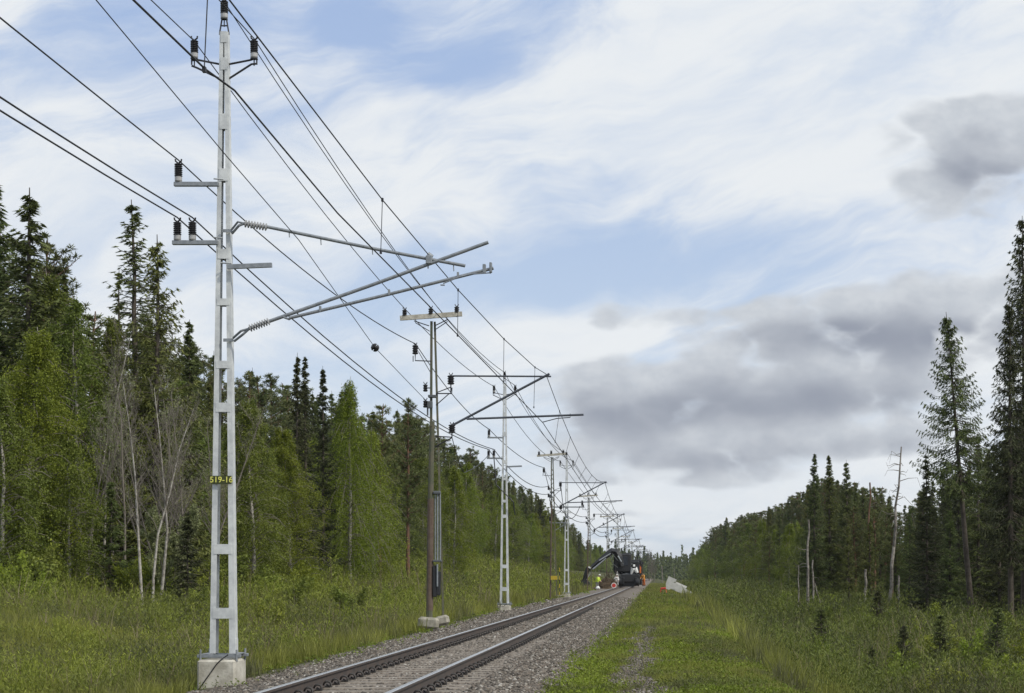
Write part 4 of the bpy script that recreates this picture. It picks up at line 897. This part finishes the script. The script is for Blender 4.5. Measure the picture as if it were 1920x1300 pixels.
# ------------------------------------------------------------------ ground vegetation
def cover(name, N, xa, xb, da, db, kind, mat_, label, seed, maskf=None, hmin=.2, hmax=.7, per=6, wid=.018, patches=None):
    rg = np.random.default_rng(seed); inv = rg.uniform(1 / db, 1 / da, N); D = 1 / inv; X = rg.uniform(xa, xb, N)
    if maskf is not None: kx = maskf(X, D, rg) & ~((X > -11.5) & (X < -6.6) & (D > 207) & (D < 236) & (hmax > .12)) & ~((X > .2) & (X < 4.6) & (D > 158) & (D < 182) & (hmax > .12)); X, D = X[kx], D[kx]; N = len(X)
    Z = gz(X, D); LOD = np.clip(D / 45, .7, 6) ** .75
    h = rg.uniform(hmin, hmax, N) * (.30 + 1.4 * fbm(X, D, 2.6, 11)) * np.clip(LOD, .8, 1.5)
    cv = np.clip(fbm(X, D, 4.5, 12) * 1.6 - .3, 0, 1)
    idx = np.repeat(np.arange(N), per); m_ = len(idx)
    if kind == 'blade':
        an = rg.uniform(0, 6.28, m_); ln = rg.uniform(.1, .55, m_); hh = h[idx] * rg.uniform(.5, 1.1, m_); ox = rg.normal(0, .06, m_) * LOD[idx]; oy = rg.normal(0, .06, m_) * LOD[idx]
        b = np.stack([X[idx] + ox, D[idx] + oy, Z[idx] - .03], 1); tip = b + np.stack([np.cos(an) * ln * hh, np.sin(an) * ln * hh, hh], 1); mid = (b * .5 + tip * .5) + np.stack([-np.cos(an) * ln * hh * .12, -np.sin(an) * ln * hh * .12, hh * .08], 1)
        wv = unit(np.stack([rg.normal(0, 1, m_) + 1.2, rg.normal(0, .6, m_), np.zeros(m_)], 1)) * (wid * LOD[idx] * rg.uniform(.6, 1.3, m_))[:, None]
        V_ = np.stack([b - wv * .5, b + wv * .5, mid + wv * .5, mid - wv * .5, tip], 1).reshape(-1, 3); k5 = np.arange(m_)[:, None] * 5
        Q = k5 + np.array([[0, 1, 2, 3]]); T = k5 + np.array([[3, 2, 4]]); var = np.clip(cv[idx] * .6 + rg.normal(.25, .2, m_), 0, 1)
        me = np_mesh(name, V_, [Q, T], [mat_], var=np.concatenate([var, var]))
    elif kind == 'leafy':
        s = rg.uniform(.15, 1, m_); an0 = rg.uniform(0, 6.28, N); ln0 = rg.uniform(0, .35, N); hh = h[idx]
        C = np.stack([X[idx] + np.cos(an0[idx]) * ln0[idx] * s * hh, D[idx] + np.sin(an0[idx]) * ln0[idx] * s * hh, Z[idx] + s * hh], 1) + rg.normal(0, .045, (m_, 3)) * LOD[idx][:, None] * [1.4, 1.4, .8]
        A = unit(rg.normal(0, 1, (m_, 3)) * [1, 1, .7] + [0, 0, 1.5]); B = unit(np.cross(A, rg.normal(0, 1, (m_, 3)))); la = wid * rg.uniform(.5, 1.6, m_) * LOD[idx]
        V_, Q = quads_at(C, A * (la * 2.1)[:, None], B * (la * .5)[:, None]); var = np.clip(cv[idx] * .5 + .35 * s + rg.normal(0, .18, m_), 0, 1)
        me = np_mesh(name, V_, Q, [mat_], var=var)
    else:  # low creeping leaves
        C = np.stack([X[idx], D[idx], Z[idx] + .01], 1) + np.abs(rg.normal(0, 1, (m_, 3))) * [0, 0, .05] + rg.normal(0, .06, (m_, 3)) * [1, 1, 0] * LOD[idx][:, None]; C[:, 2] += h[idx] * rg.random(m_)
        A = unit(rg.normal(0, 1, (m_, 3)) * [1, 1, .8] + [0, 0, .5]); B = unit(np.cross(A, rg.normal(0, 1, (m_, 3)))); la = wid * rg.uniform(.5, 1.5, m_) * LOD[idx]
        V_, Q = quads_at(C, A * (la * 1.2)[:, None], B * (la * .7)[:, None]); me = np_mesh(name, V_, Q, [mat_], var=np.clip(cv[idx] * .6 + rg.normal(.2, .22, m_), 0, 1))
    return tag(obj(name, me), label, 'ground cover', kind='stuff')
eL = lambda X, D: X < -7.15 + (fbm(X * 0, D, 1.6, 8) - .5) * 1.3 - 0.0 * D
blockout = lambda X, D: ~((np.abs(X + 7.04) < .45) & (np.abs(D - 29.4) < .5))
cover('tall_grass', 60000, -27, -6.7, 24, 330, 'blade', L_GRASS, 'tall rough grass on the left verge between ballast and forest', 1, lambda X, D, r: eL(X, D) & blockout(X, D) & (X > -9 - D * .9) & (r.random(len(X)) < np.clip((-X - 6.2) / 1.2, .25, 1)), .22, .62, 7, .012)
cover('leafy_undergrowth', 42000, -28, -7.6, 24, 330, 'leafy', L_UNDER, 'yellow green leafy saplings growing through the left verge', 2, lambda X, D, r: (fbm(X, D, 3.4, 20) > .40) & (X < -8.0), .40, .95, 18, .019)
cover('low_plants', 26000, -1.75, 3.2, 22, 260, 'low', L_LOW, 'low bright green plants on the bank right of the track', 3, lambda X, D, r: (X > -1.55 + (fbm(X * 0, D, 1.1, 9) - .5) * .9) & ~(gmask(X, D, r) & (D < 62)) & (r.random(len(X)) < np.clip(fbm(X, D, 1.4, 21) * 2.6 - .75, .02, 1) * np.clip((58 - D) / 25, .08, 1) * np.clip((2.0 - X) / 1.5, .15, 1)), .02, .10, 8, .020)
cover('low_clumps', 5200, -1.6, 3.0, 22, 160, 'leafy', L_LOW, 'rounded clumps of low leafy plants along the edge of the ballast', 8, lambda X, D, r: (fbm(X, D, .9, 31) > .56) & (X > -1.5) & ~(gmask(X, D, r) & (D < 62)), .10, .26, 14, .016)
cover('dry_stalks', 3800, -26, -7.8, 26, 300, 'blade', L_DRY, 'pale dry stalks and seed heads standing in the left verge', 9, lambda X, D, r: (fbm(X, D, 2.4, 32) > .5), .6, 1.15, 5, .010)
cover('dry_twigs', 3600, 3.5, 24, 36, 300, 'blade', L_DRY, 'brownish dry twigs and stalks standing in the right hollow', 10, lambda X, D, r: (fbm(X, D, 2.8, 33) > .5) & (X < 3 + D * .3), .7, 1.4, 5, .010)
cover('short_grass', 52000, -1.5, 5.5, 22, 400, 'blade', L_GRASS, 'short grass on the path and slope right of the track', 4, lambda X, D, r: ~(gmask(X, D, r) & (D < 62)) & (X > -1.3), .06, .19, 8, .008)
cover('slope_grass', 22000, 2.2, 26, 34, 500, 'blade', L_GRASS, 'tall rough grass in the hollow between the bank and the right forest', 5, lambda X, D, r: X < 3 + D * .3, .35, .9, 7, .014)
cover('slope_undergrowth', 46000, 2.8, 27, 34, 420, 'leafy', L_HOLLOW, 'green leafy saplings filling the hollow right of the bank', 6, lambda X, D, r: (fbm(X, D, 3.0, 22) > .36) & (X < 3 + D * .3) & (r.random(len(X)) < np.clip((X - 2.6) / 2.5, 0, 1)), .55, 1.3, 18, .021)
cover('track_weeds', 900, -7.6, -5.6, 28, 200, 'low', L_LOW, 'small weeds at the left ballast edge', 7, lambda X, D, r: X < -6.6 + r.normal(0, .25, len(X)), .02, .10, 9, .02)

# single shrubs one can tell from the cover
def shrub_mesh(seed, H, leaf, n=1500, size=.035, stems=9, spread=.5):
    rg = np.random.default_rng(seed); a = Acc(); b = Acc()
    for s_ in range(stems):
        an = rg.uniform(0, 6.28); L = H * rg.uniform(.55, 1); s = np.linspace(0, 1, 5); sp_ = spread * rg.uniform(.2, 1)
        pth = np.stack([np.cos(an) * sp_ * s * H * .6, np.sin(an) * sp_ * s * H * .6, s * L - .1], 1) + rg.normal(0, .03, (5, 3)); v, q = tube_np(pth, .012 - .009 * s, 3); a.add(v, q, 0)
        m_ = n // stems; s0 = rg.uniform(.15, 1.03, m_); C = np.stack([np.interp(s0, s, pth[:, k]) for k in range(3)], 1) + rg.normal(0, .11 * H * .7, (m_, 3)) * (1.1 - s0 * .6)[:, None]
        A = unit(rg.normal(0, 1, (m_, 3)) + [0, 0, .6]); B = unit(np.cross(A, rg.normal(0, 1, (m_, 3)))); la = size * rg.uniform(.6, 1.4, m_); v, q = quads_at(C, A * la[:, None] * 1.4, B * (la * .65)[:, None]); b.add(v, q, 0, np.clip(rg.normal(.3 + .4 * s0, .2), 0, 1))
    return a.mesh('stem', [M['bark']]), b.mesh('foliage', [leaf])
SH = [shrub_mesh(201, 1.8, L_BIRCH, 2600), shrub_mesh(202, 1.8, L_DBIRCH, 2600), shrub_mesh(203, 1.8, L_UNDER, 2400, spread=.8), shrub_mesh(204, 1.8, L_BIRCH, 2000, spread=.3)]
YS = [spruce(2.4, .65, 211, clear=.0, leaf=L_SPRUCE, kite=.38, step=.3, droop=0.0), spruce(2.4, .7, 212, clear=.0, leaf=L_DARK, kite=.38, step=.3, droop=0.0)]
def shrub(X, d, H, which, label, group, name='leafy_shrub', cat='shrub'):
    r = empty(name, (X, d, G(X, d)), label, cat, group, rnd.uniform(0, 6.28)); s = H / 1.8; r.scale = (s * rnd.uniform(.9, 1.3),) * 2 + (s,)
    obj('stem', SH[which][0], r); obj('foliage', SH[which][1], r)
def lpl(X, d):
    px = VX + X / d * F; return 'left of the nearest mast' if px < 421 else ('between nearest mast and old pole' if px < 811 else ('between old pole and second mast' if px < 948 else 'beyond the second mast'))
def rpl(X, d):
    px = VX + X / d * F; return 'right of the leaning dead trunk' if px > 1690 else ('below the dead trunks' if px > 1500 else ('left of the dead trunks' if px > 1380 else 'near the tipped foundation'))
for i in range(150):     # forest margin and verge, left
    d = 1 / rnd.uniform(1 / 300, 1 / 50); X = -rnd.uniform(16, 24.5) if i % 3 else -rnd.uniform(10, 17); q = rnd.choice([0, 1, 1, 2]); tt = ['bright green', 'dull green', 'broad yellow green', 'slim bright green'][q]
    lab = f"{tt} leafy shrub {'at the left forest edge' if i % 3 else 'on the open left verge'}, {lpl(X, d)}"
    if X > -12.5 and 195 < d < 240: continue
    shrub(X, d, rnd.uniform(1.1, 2.3) * (1.0 if X < -16 else .7), q, lab, lab.replace('shrub', 'shrubs'))
for i in range(170):     # right hollow
    d = 1 / rnd.uniform(1 / 300, 1 / 42); X = rnd.uniform(6, 18.5) if i % 3 else rnd.uniform(3.8, 9); q = rnd.choice([0, 1, 2, 3]); tt = ['bright green', 'dull green', 'broad yellow green', 'slim bright green'][q]
    if X > 5 + d * .25: continue
    lab = f"{tt} leafy shrub in the right hollow{', near' if d < 65 else ''}, {rpl(X, d)}"
    shrub(X, d, rnd.uniform(.9, 2.0) * (1.0 if X > 8 else .7), q, lab, lab.replace('shrub', 'shrubs'))
for i, (px, py, H, d, nm) in enumerate([(1545, 1238, 2.0, 52, 'small dark spruce at the lower right, leftmost of the row in the green shrubs'), (1700, 1250, 1.7, 50, 'small dark spruce near the bottom edge, second in the row from the left'), (1762, 1236, 1.9, 52, 'small dark spruce near the bottom edge, middle of the row'), (1632, 1262, 1.3, 50, 'lowest small dark spruce at the bottom edge between two taller ones'),
                                        (1868, 1240, 2.0, 51, 'small dark spruce near the bottom right corner of the photo'), (1646, 1172, 2.2, 76, 'small dark spruce in the hollow below the leaning dead trunk'), (1448, 1160, 1.5, 80, 'small greyish spruce at the left end of the hollow shrubs')]):
    X = (px - VX) / F * d; ms_ = YS[i % 2]; tree('young_spruce', ms_, (X, d, G(X, d) - .1), nm, 'young spruce', 'young spruces in the right hollow', H / 2.4 * 1.15, i * 1.3, H / 2.4 * 1.3)

# ------------------------------------------------------------------ works on the line
# excavator (road-rail), local origin on the track, drawn about 230 m away
D0 = 228.0; S0 = F / D0
ex = empty('excavator', (TC + .2, D0, -.1), 'black road rail excavator standing on the track, boom and stick swung out to the left', 'excavator')
EXS = 1.1
def E(px, py, dy=0.0): return Vector(((px - VX) / S0 - ex.location.x, dy, (VY - py) / S0 + EYE + .1))
b = MB(); b.box(E(1180, 1086, 1.2), (2.3, 4.6, .9), bev=.08); b.box(E(1173, 1099, -.6), (2.0, .4, .18), bev=.03); b.box(E(1180, 1095, 1.2), (1.7, 4.0, .5), bev=.06)
for sx in (-.72, .75):
    b.box((E(1180, 0).x + sx, -1.2, .75), (.25, .35, .8), bev=.04)
b.build('undercarriage', M['mblack'], ex)
for px in (1164, 1194):
    for dy in (-1.0, 3.2):
        wv = MB().lathe(E(px, 1092, dy) - Vector((.18, 0, 0)), (1, 0, 0), [(0, .35), (.03, .46), (.33, .46), (.36, .35)], 20).build('wheel', M['mblack'], ex)
        MB().lathe(E(px, 1092, dy) - Vector((.20, 0, 0)), (1, 0, 0), [(0, .18), (.02, .22), (.38, .22), (.40, .18)], 16).build('rim', M['mgrey'], wv)
b = MB(); b.box(E(1178, 1068, 1.6), (2.6, 3.2, 1.5), bev=.12); b.box(E(1186, 1058, 2.3), (2.0, 1.8, .5), bev=.1)
for i_ in range(5): b.box(E(1180, 1060 + i_ * 3.6, -.02), (1.5, .05, .05), bev=.01)
b.build('engine_house', M['mblack'], ex)
cb_ = MB(); cb_.box(E(1168, 1060, 0.2), (2.1, 1.8, 2.15), bev=.15, taper=.96); cb_.box(E(1176, 1044.5, .4), (.9, .8, .22), bev=.05); cabo = cb_.build('cab', M['mblack'], ex)
MB().box(E(1168, 1057, -.72), (1.25, .03, 1.0), bev=.05).build('window', M['glass'], cabo)
MB().box(E(1178, 1046.5, -.5), (.32, .12, .14), bev=.03).build('work_lamp', M['white'], cabo); MB().box(E(1157, 1047, -.5), (.2, .12, .12), bev=.03).build('work_lamp', M['capm'], cabo)
MB().lathe(E(1164, 1047, .3), (0, 0, 1), [(0, .09), (.12, .09), (.2, .05)], 12).build('beacon', M['amber'], cabo)
bo = MB(); bo.tube([E(1166, 1066, -.9), E(1163, 1050, -.9), E(1157, 1041, -.9), E(1150, 1040, -.9), E(1143, 1045, -.9), E(1126, 1058, -.9), E(1107, 1074, -.9)], [.34, .36, .40, .38, .34, .24, .20], 4); bo.build('boom', M['mblack'], ex)
MB().tube([E(1140, 1052, -1.2), E(1117, 1071, -1.2)], .09, 10).build('hydraulic_cylinder', M['msteel'], ex)
MB().tube([E(1148, 1044, -1.25), E(1128, 1056, -1.25)], .07, 10).build('hydraulic_cylinder', M['msteel'], ex)
MB().tube([E(1166, 1058, -1.25), E(1160, 1048, -1.25)], .09, 10).build('hydraulic_cylinder', M['msteel'], ex)
MB().tube([E(1166, 1077, -.1), E(1185, 1061, -.1)], .07, 8).build('handrail', M['msteel'], ex)
st_ = MB(); st_.tube([E(1109, 1068, -.9), E(1104, 1082, -.9), E(1100, 1097, -.9)], [.26, .24, .20], 4); st_.build('stick', M['mblack'], ex)
MB().box(E(1111, 1068, -1.1), (.3, .2, .16), Matrix.Rotation(R(30), 3, 'Y'), bev=.03).build('work_lamp', M['white'], ex)
bk = MB(); bk.prism([(E(1104, 0).x, E(0, 1087).z), (E(1112, 0).x, E(0, 1093).z), (E(1110, 0).x, E(0, 1100).z), (E(1102, 0).x, E(0, 1104).z), (E(1090, 0).x, E(0, 1104).z), (E(1097, 0).x, E(0, 1098).z), (E(1097, 0).x, E(0, 1090).z)], -1.5, -.4); bk.build('bucket', M['mblack'], ex)
MB().tube([E(1113, 1076, -1.0), E(1108, 1085, -1.1), E(1104, 1094, -1.0)], .05, 8).build('hydraulic_cylinder', M['msteel'], ex)
b = MB(); b.box(E(1181, 1084, -.35), (1.25, .5, .95), bev=.08); b.tube([E(1172, 1094, -.7), E(1175, 1084, -.7)], .09, 8); b.build('rear_frame', M['mgrey'], ex)
MB().tube([E(1183, 1079, -.75), E(1186, 1070, -.7), E(1190, 1070, -.7), E(1194, 1077, -.75)], [.10, .30, .32, .16], 8).build('white_cover', M['white'], ex)
MB().box(E(1188, 1064.5, -.5), (.26, .12, .26), bev=.04).build('tail_lamp', M['white'], ex)
for px, py in ((1177, 1068.5), (1175, 1075)): MB().box(E(px, py, -.05), (.30, .04, .12), bev=.01).build('reflector', M['white'], ex)
for (px, py, dy, sx_, sz_, mt_) in ((1157, 1088, -.9, .45, .5, 'mgrey'), (1164, 1084, -.8, .35, .35, 'capm'), (1170, 1080, -.75, .3, .25, 'mgrey'), (1156, 1075, -.7, .25, .45, 'mblack')):
    MB().box(E(px, py, dy), (sx_, .4, sz_), bev=.05).build('tool_box', M[mt_], ex)
for (a_, b_, c_) in (((1146, 1047), (1152, 1062), (1160, 1068)), ((1150, 1044), (1160, 1056), (1170, 1062)), ((1163, 1078), (1168, 1090), (1174, 1083))):
    MB().tube([E(*a_, -1.2), E(*b_, -1.2), E(*c_, -1.0)], .035, 6).build('hose', M['mgrey'], ex)
MB().tube([E(1156, 1092, -1.0), E(1161, 1082, -1.0), E(1159, 1074, -1.0)], .05, 6).build('ladder_rail', M['capm'], ex)
pipe = MB(); pipe.tube([E(1193, 1060, 1.5), E(1194, 1048, 1.5), E(1198, 1042, 1.5), E(1201, 1043, 1.5)], .06, 8).build('exhaust_pipe', M['mblack'], ex)

ex.scale = (1.08, 1.0, EXS)
D1 = 236.0; S1 = F / D1
rv = empty('work_trolley', (TC + 1.2, D1, -.1), 'orange and dark rail trolley coupled behind the black excavator', 'rail vehicle')
def T_(px, py, dy=0.0): return Vector(((px - VX) / S1 - rv.location.x, dy, (VY - py) / S1 + EYE + .1))
b = MB(); b.box(T_(1194, 1070, 1.5), (1.5, 4, 1.9), bev=.1); b.box(T_(1193, 1056, 1.5), (1.9, 3.4, .35), bev=.08); b.build('body', M['mblack'], rv)
b = MB(); b.box(T_(1200, 1069, -.4), (.32, .3, .9), bev=.06); b.build('side_panel', M['orange'], rv); MB().box(T_(1206, 1089, -1.6), (.9, 1.4, .08), bev=.02).build('step', M['mblack'], rv)
MB().box(T_(1198, 1063, -.62), (.28, .06, .42), bev=.03).build('warning_board', M['red'], rv)
b = MB(); b.box(T_(1200, 1088, .2), (.5, 1.2, 1.0), bev=.05); b.box(T_(1204, 1096, .4), (.9, 2, .12), bev=.03); b.tube([T_(1207, 1086, .2), T_(1212, 1080, .2)], .06, 6); b.build('chassis', M['mblack'], rv)
for dy in (0, 2.4): MB().lathe(T_(1196, 1094, dy), (1, 0, 0), [(0, .3), (.02, .4), (.12, .4), (.14, .3)], 18).build('wheel', M['mblack'], rv)

# stop disc
ds = F / 205; sx = (1151 - VX) / ds; dr = empty('stop_disc', (sx, 205, -.1), 'round red disc with pale rim standing at the left rail before the excavator', 'stop sign')
dz = (VY - 1098) / ds + EYE + .1
MB().lathe((0, 0, dz), (0, -1, 0), [(0, .30), (.02, .30)], 28).build('disc_rim', M['white'], dr); MB().lathe((0, -.022, dz), (0, -1, 0), [(0, .225), (.01, .225)], 28).build('disc_face', M['red'], dr)
MB().tube([(0, .02, -.2), (0, .02, dz + .1)], .02, 8).build('post', M['capm'], dr)

# worker, bent forward a little
def person(px, d, label, H=1.74, rz=0.0, zz=None, jm='hivis', hm='white', tm='trouser'):
    X = (px - VX) / F * d; z0 = G(X, d) if zz is None else zz; root = empty('person', (X, d, z0), label, 'person'); root.rotation_euler.z = rz
    J = [((0, 0, .93), .135), ((0, -.06, 1.12), .145), ((0, -.16, 1.36), .165), ((0, -.22, 1.47), .07), ((0, -.27, 1.55), .075), ((0, -.30, 1.64), .10), ((0, -.31, 1.72), .07),
         ((.10, 0, .88), .10), ((.13, -.05, .50), .075), ((.14, .02, .10), .05), ((.15, -.12, .05), .045), ((-.10, 0, .88), .10), ((-.14, .02, .50), .075), ((-.15, .08, .10), .05), ((-.16, -.06, .05), .045),
         ((.19, -.17, 1.40), .06), ((.25, -.20, 1.14), .05), ((.20, -.38, .95), .036), ((.18, -.45, .91), .032), ((-.19, -.17, 1.40), .06), ((-.25, -.22, 1.14), .05), ((-.17, -.42, .97), .036), ((-.15, -.49, .93), .032)]
    Ed = [(0, 1), (1, 2), (2, 3), (3, 4), (4, 5), (5, 6), (0, 7), (7, 8), (8, 9), (9, 10), (0, 11), (11, 12), (12, 13), (13, 14), (2, 15), (15, 16), (16, 17), (17, 18), (2, 19), (19, 20), (20, 21), (21, 22)]
    for hx, hb in ((.18, 18), (-.15, 22)):
        pb_ = J[hb][0]
        for f_ in range(4): J.append(((pb_[0] + (f_ - 1.5) * .02, pb_[1] - .07, pb_[2] - .03 - .01 * abs(f_ - 1)), .009)); Ed.append((hb, len(J) - 1)); J.append(((pb_[0] + (f_ - 1.5) * .02, pb_[1] - .09, pb_[2] - .07), .008)); Ed.append((len(J) - 2, len(J) - 1))
        J.append(((pb_[0] * .75, pb_[1] - .04, pb_[2] - .01), .011)); Ed.append((hb, len(J) - 1))
    me = bpy.data.meshes.new('body'); me.from_pydata([j[0] for j in J], Ed, []); o = obj('body', me, root); md = o.modifiers.new('skin', 'SKIN')
    for v_, j in zip(me.skin_vertices[0].data, J): v_.radius = (j[1], j[1]); v_.use_root = False
    me.skin_vertices[0].data[0].use_root = True; o.modifiers.new('sub', 'SUBSURF').levels = 1; o.modifiers['sub'].render_levels = 2
    me.materials.append(M['skin'])
    tv = MB(); tv.tube([(0, .02, .84), (0, -.05, 1.10), (0, -.14, 1.34), (0, -.19, 1.46)], [.18, .19, .21, .10], 14)
    for s_ in (-1, 1): tv.tube([(s_ * .17, -.16, 1.42), (s_ * .265, -.21, 1.14), (s_ * .20, -.38, .99)], [.09, .075, .055], 10)
    tv.build('jacket', M[jm], root)
    tv = MB(); tv.tube([(0, 0, .95), (0, 0, .80)], [.17, .17], 12)
    for s_, ky in ((1, -.05), (-1, .02)): tv.tube([(s_ * .09, 0, .86), (s_ * .135, ky, .50), (s_ * .145, .02 + .06 * (s_ < 0), .12)], [.12, .09, .075], 10)
    tv.build('trousers', M[tm], root)
    MB().lathe((0, -.31, 1.655), (0, -.15, 1), [(0, .125), (.02, .14), (.03, .12), (.09, .10), (.13, .05)], 16).build('helmet', M[hm], root)
    bt = MB(); bt.box((.145, -.04, .05), (.11, .30, .10), bev=.03); bt.box((-.155, .02, .05), (.11, .30, .10), bev=.03); bt.build('boots', M['mblack'], root)
person(1119.5, 212, 'worker in yellow hi-vis jacket and grey trousers bending beside the track under the boom', rz=R(70))
person(1207, 233.6, 'worker in orange workwear and dark helmet standing on the step of the orange trolley', rz=R(-35), zz=.02, jm='amber', hm='mblack', tm='orange')
person(1155, 224, 'worker in pale clothing standing beside the left rail behind the red disc', rz=R(20), jm='white', hm='white')
hero('brush_pile', bare(2.0, 303, 1.4, 6, M['soil'], buds=0), 2.0, 1141, 1062, 223, 'tangled brown brush and roots sticking out of the earth heap', 'brush pile', 1.3)
sk = MB(); sk.box((0, 0, .22), (.55, .4, .42), bev=.14, taper=.7); s_ = sk.build('sack', M['white']); s_.location = ((1121 - VX) / F * 208, 208, G((1121 - VX) / F * 208, 208)); tag(s_, 'white sack lying on the grass at the feet of the worker', 'sack')
# heaps beside machine
def heap(px, d, w_, h, mat_, label, cat, seed):
    X = (px - VX) / F * d; n = 26; rg = np.random.default_rng(seed); v = []; f = []
    for j in range(9):
        for i in range(n):
            a = 2 * math.pi * i / n; r_ = w_ * math.cos(j / 8 * 1.5) * (1 + .25 * (vn(math.cos(a) * 3 + 5, math.sin(a) * 3 + j * .8, 1, seed) - .5)); v.append((math.cos(a) * r_, math.sin(a) * r_, -.2 + (h + .2) * math.sin(j / 8 * 1.57) * (1 + .3 * (float(vn(i * .6, j, 1.5, seed)) - .5))))
    for j in range(8):
        for i in range(n): f.append((j * n + i, j * n + (i + 1) % n, (j + 1) * n + (i + 1) % n, (j + 1) * n + i))
    m_ = MB().add(v, f + [tuple(8 * n + i for i in range(n))]); o = m_.build('heap', mat_); o.name = 'earth_heap'; o.location = (X, d, G(X, d)); tag(o, label, cat)
heap(1138, 224, 1.5, 1.25, M['soil'], 'heap of brown earth between the worker and the excavator', 'earth heap', 3)
heap(1088, 222, 2.4, .55, M['soil'], 'low dark mound of dug earth left of the bucket, beside the third steel mast', 'earth heap', 4)
# guard pole, rack
gp = MB(); gx_ = (1049 - VX) / 25.2
for i_ in range(8): gp.tube([(0, 0, i_ * .3 - .2), (0, 0, i_ * .3 + .1)], .03, 8, mi=i_ % 2)
g_ = gp.build('marker_post', [M['mblack'], M['yel2']]); g_.location = (gx_, 135, G(gx_, 135)); tag(g_, 'thin black and yellow banded post between second old pole and third steel mast', 'marker post')
dk_ = F / 136.0; bx_ = (1053 - VX) / dk_; rk = MB(); rk.box((0, 0, .08), (1.1, .9, .35), bev=.04)
r_ = rk.build('concrete_base', M['oldconcrete']); r_.location = (bx_ - .2, 135.2, -.35); tag(r_, 'low concrete slab lying left of the white block of the third steel mast', 'concrete slab')
# tipped precast foundation, right of the track
DS = 178.0; SS = F / DS
fx = (1262 - VX) / SS; fnd = empty('precast_foundation', (fx, DS, G(fx, DS)), 'pale precast concrete foundation lying tipped over on the grass right of the track', 'concrete foundation')
def Q_(px, py): return ((px - VX) / SS - fx, (VY - py) / SS + EYE - fnd.location.z)
def fix(poly): return [Q_(*p) for p in reversed(poly)]
MB().prism(fix([(1253.7, 1080.6), (1268.7, 1087), (1267, 1091), (1262, 1092), (1266, 1106), (1259, 1104), (1253.7, 1106), (1248.7, 1104), (1248.7, 1094)]), -.55, .75).build('footing', M['slab'], fnd)
MB().prism(fix([(1261, 1090.5), (1300, 1112), (1295.5, 1120.5), (1259, 1105)]), -.50, .35).build('shaft', M['slab'], fnd)
MB().prism(fix([(1267, 1090.5), (1288.5, 1100), (1286, 1103.5), (1267, 1094)]), .36, .72).build('shaft_rib', M['slab'], fnd)
DO = 182.0; SO = F / DO; ox = (1244 - VX) / SO
ob = empty('trestle', (ox, DO, G(ox, DO)), 'small red orange trestle standing left of the tipped concrete foundation', 'trestle')
MB().box((0, 0, .50), (.62, .42, .20), Matrix.Rotation(R(-6), 3, 'Y'), bev=.05).build('top_board', M['red'], ob)
for s_x in (-1, 1):
    for s_y in (-1, 1): MB().tube([(s_x * .22, s_y * .14, .46), (s_x * .36, s_y * .22, -.1)], .05, 6).build('leg', M['orange'] if s_x > 0 else M['red'], ob)
for i, (px, yt, d, nm) in enumerate([(1226, 1040, 520, 'leafless grey bush beside the track just beyond the orange trolley'), (1218, 1030, 560, 'taller leafless grey tree behind the orange trolley')]):
    hero('bare_bush', bare(6, 301 + i, 1.1, 4, M['twig'], buds=0), 6, px, yt, d, nm, 'bush', 1.1)

# ------------------------------------------------------------------ haze
hz = MB().box((0, 3600, 30), (7000, 7600, 92)).build('haze', [])
hm = bpy.data.materials.new('haze_air'); hm.use_nodes = True; k = NT(hm.node_tree)
pv = k.n('ShaderNodeVolumePrincipled'); pv.inputs['Color'].default_value = (.86, .90, .95, 1); pv.inputs['Density'].default_value = .00006; pv.inputs['Anisotropy'].default_value = .2
ou = k.n('ShaderNodeOutputMaterial'); k.nt.links.new(pv.outputs[0], ou.inputs['Volume']); hz.data.materials.append(hm)
tag(hz, 'thin pale air haze over the whole clearing', 'haze', kind='stuff')
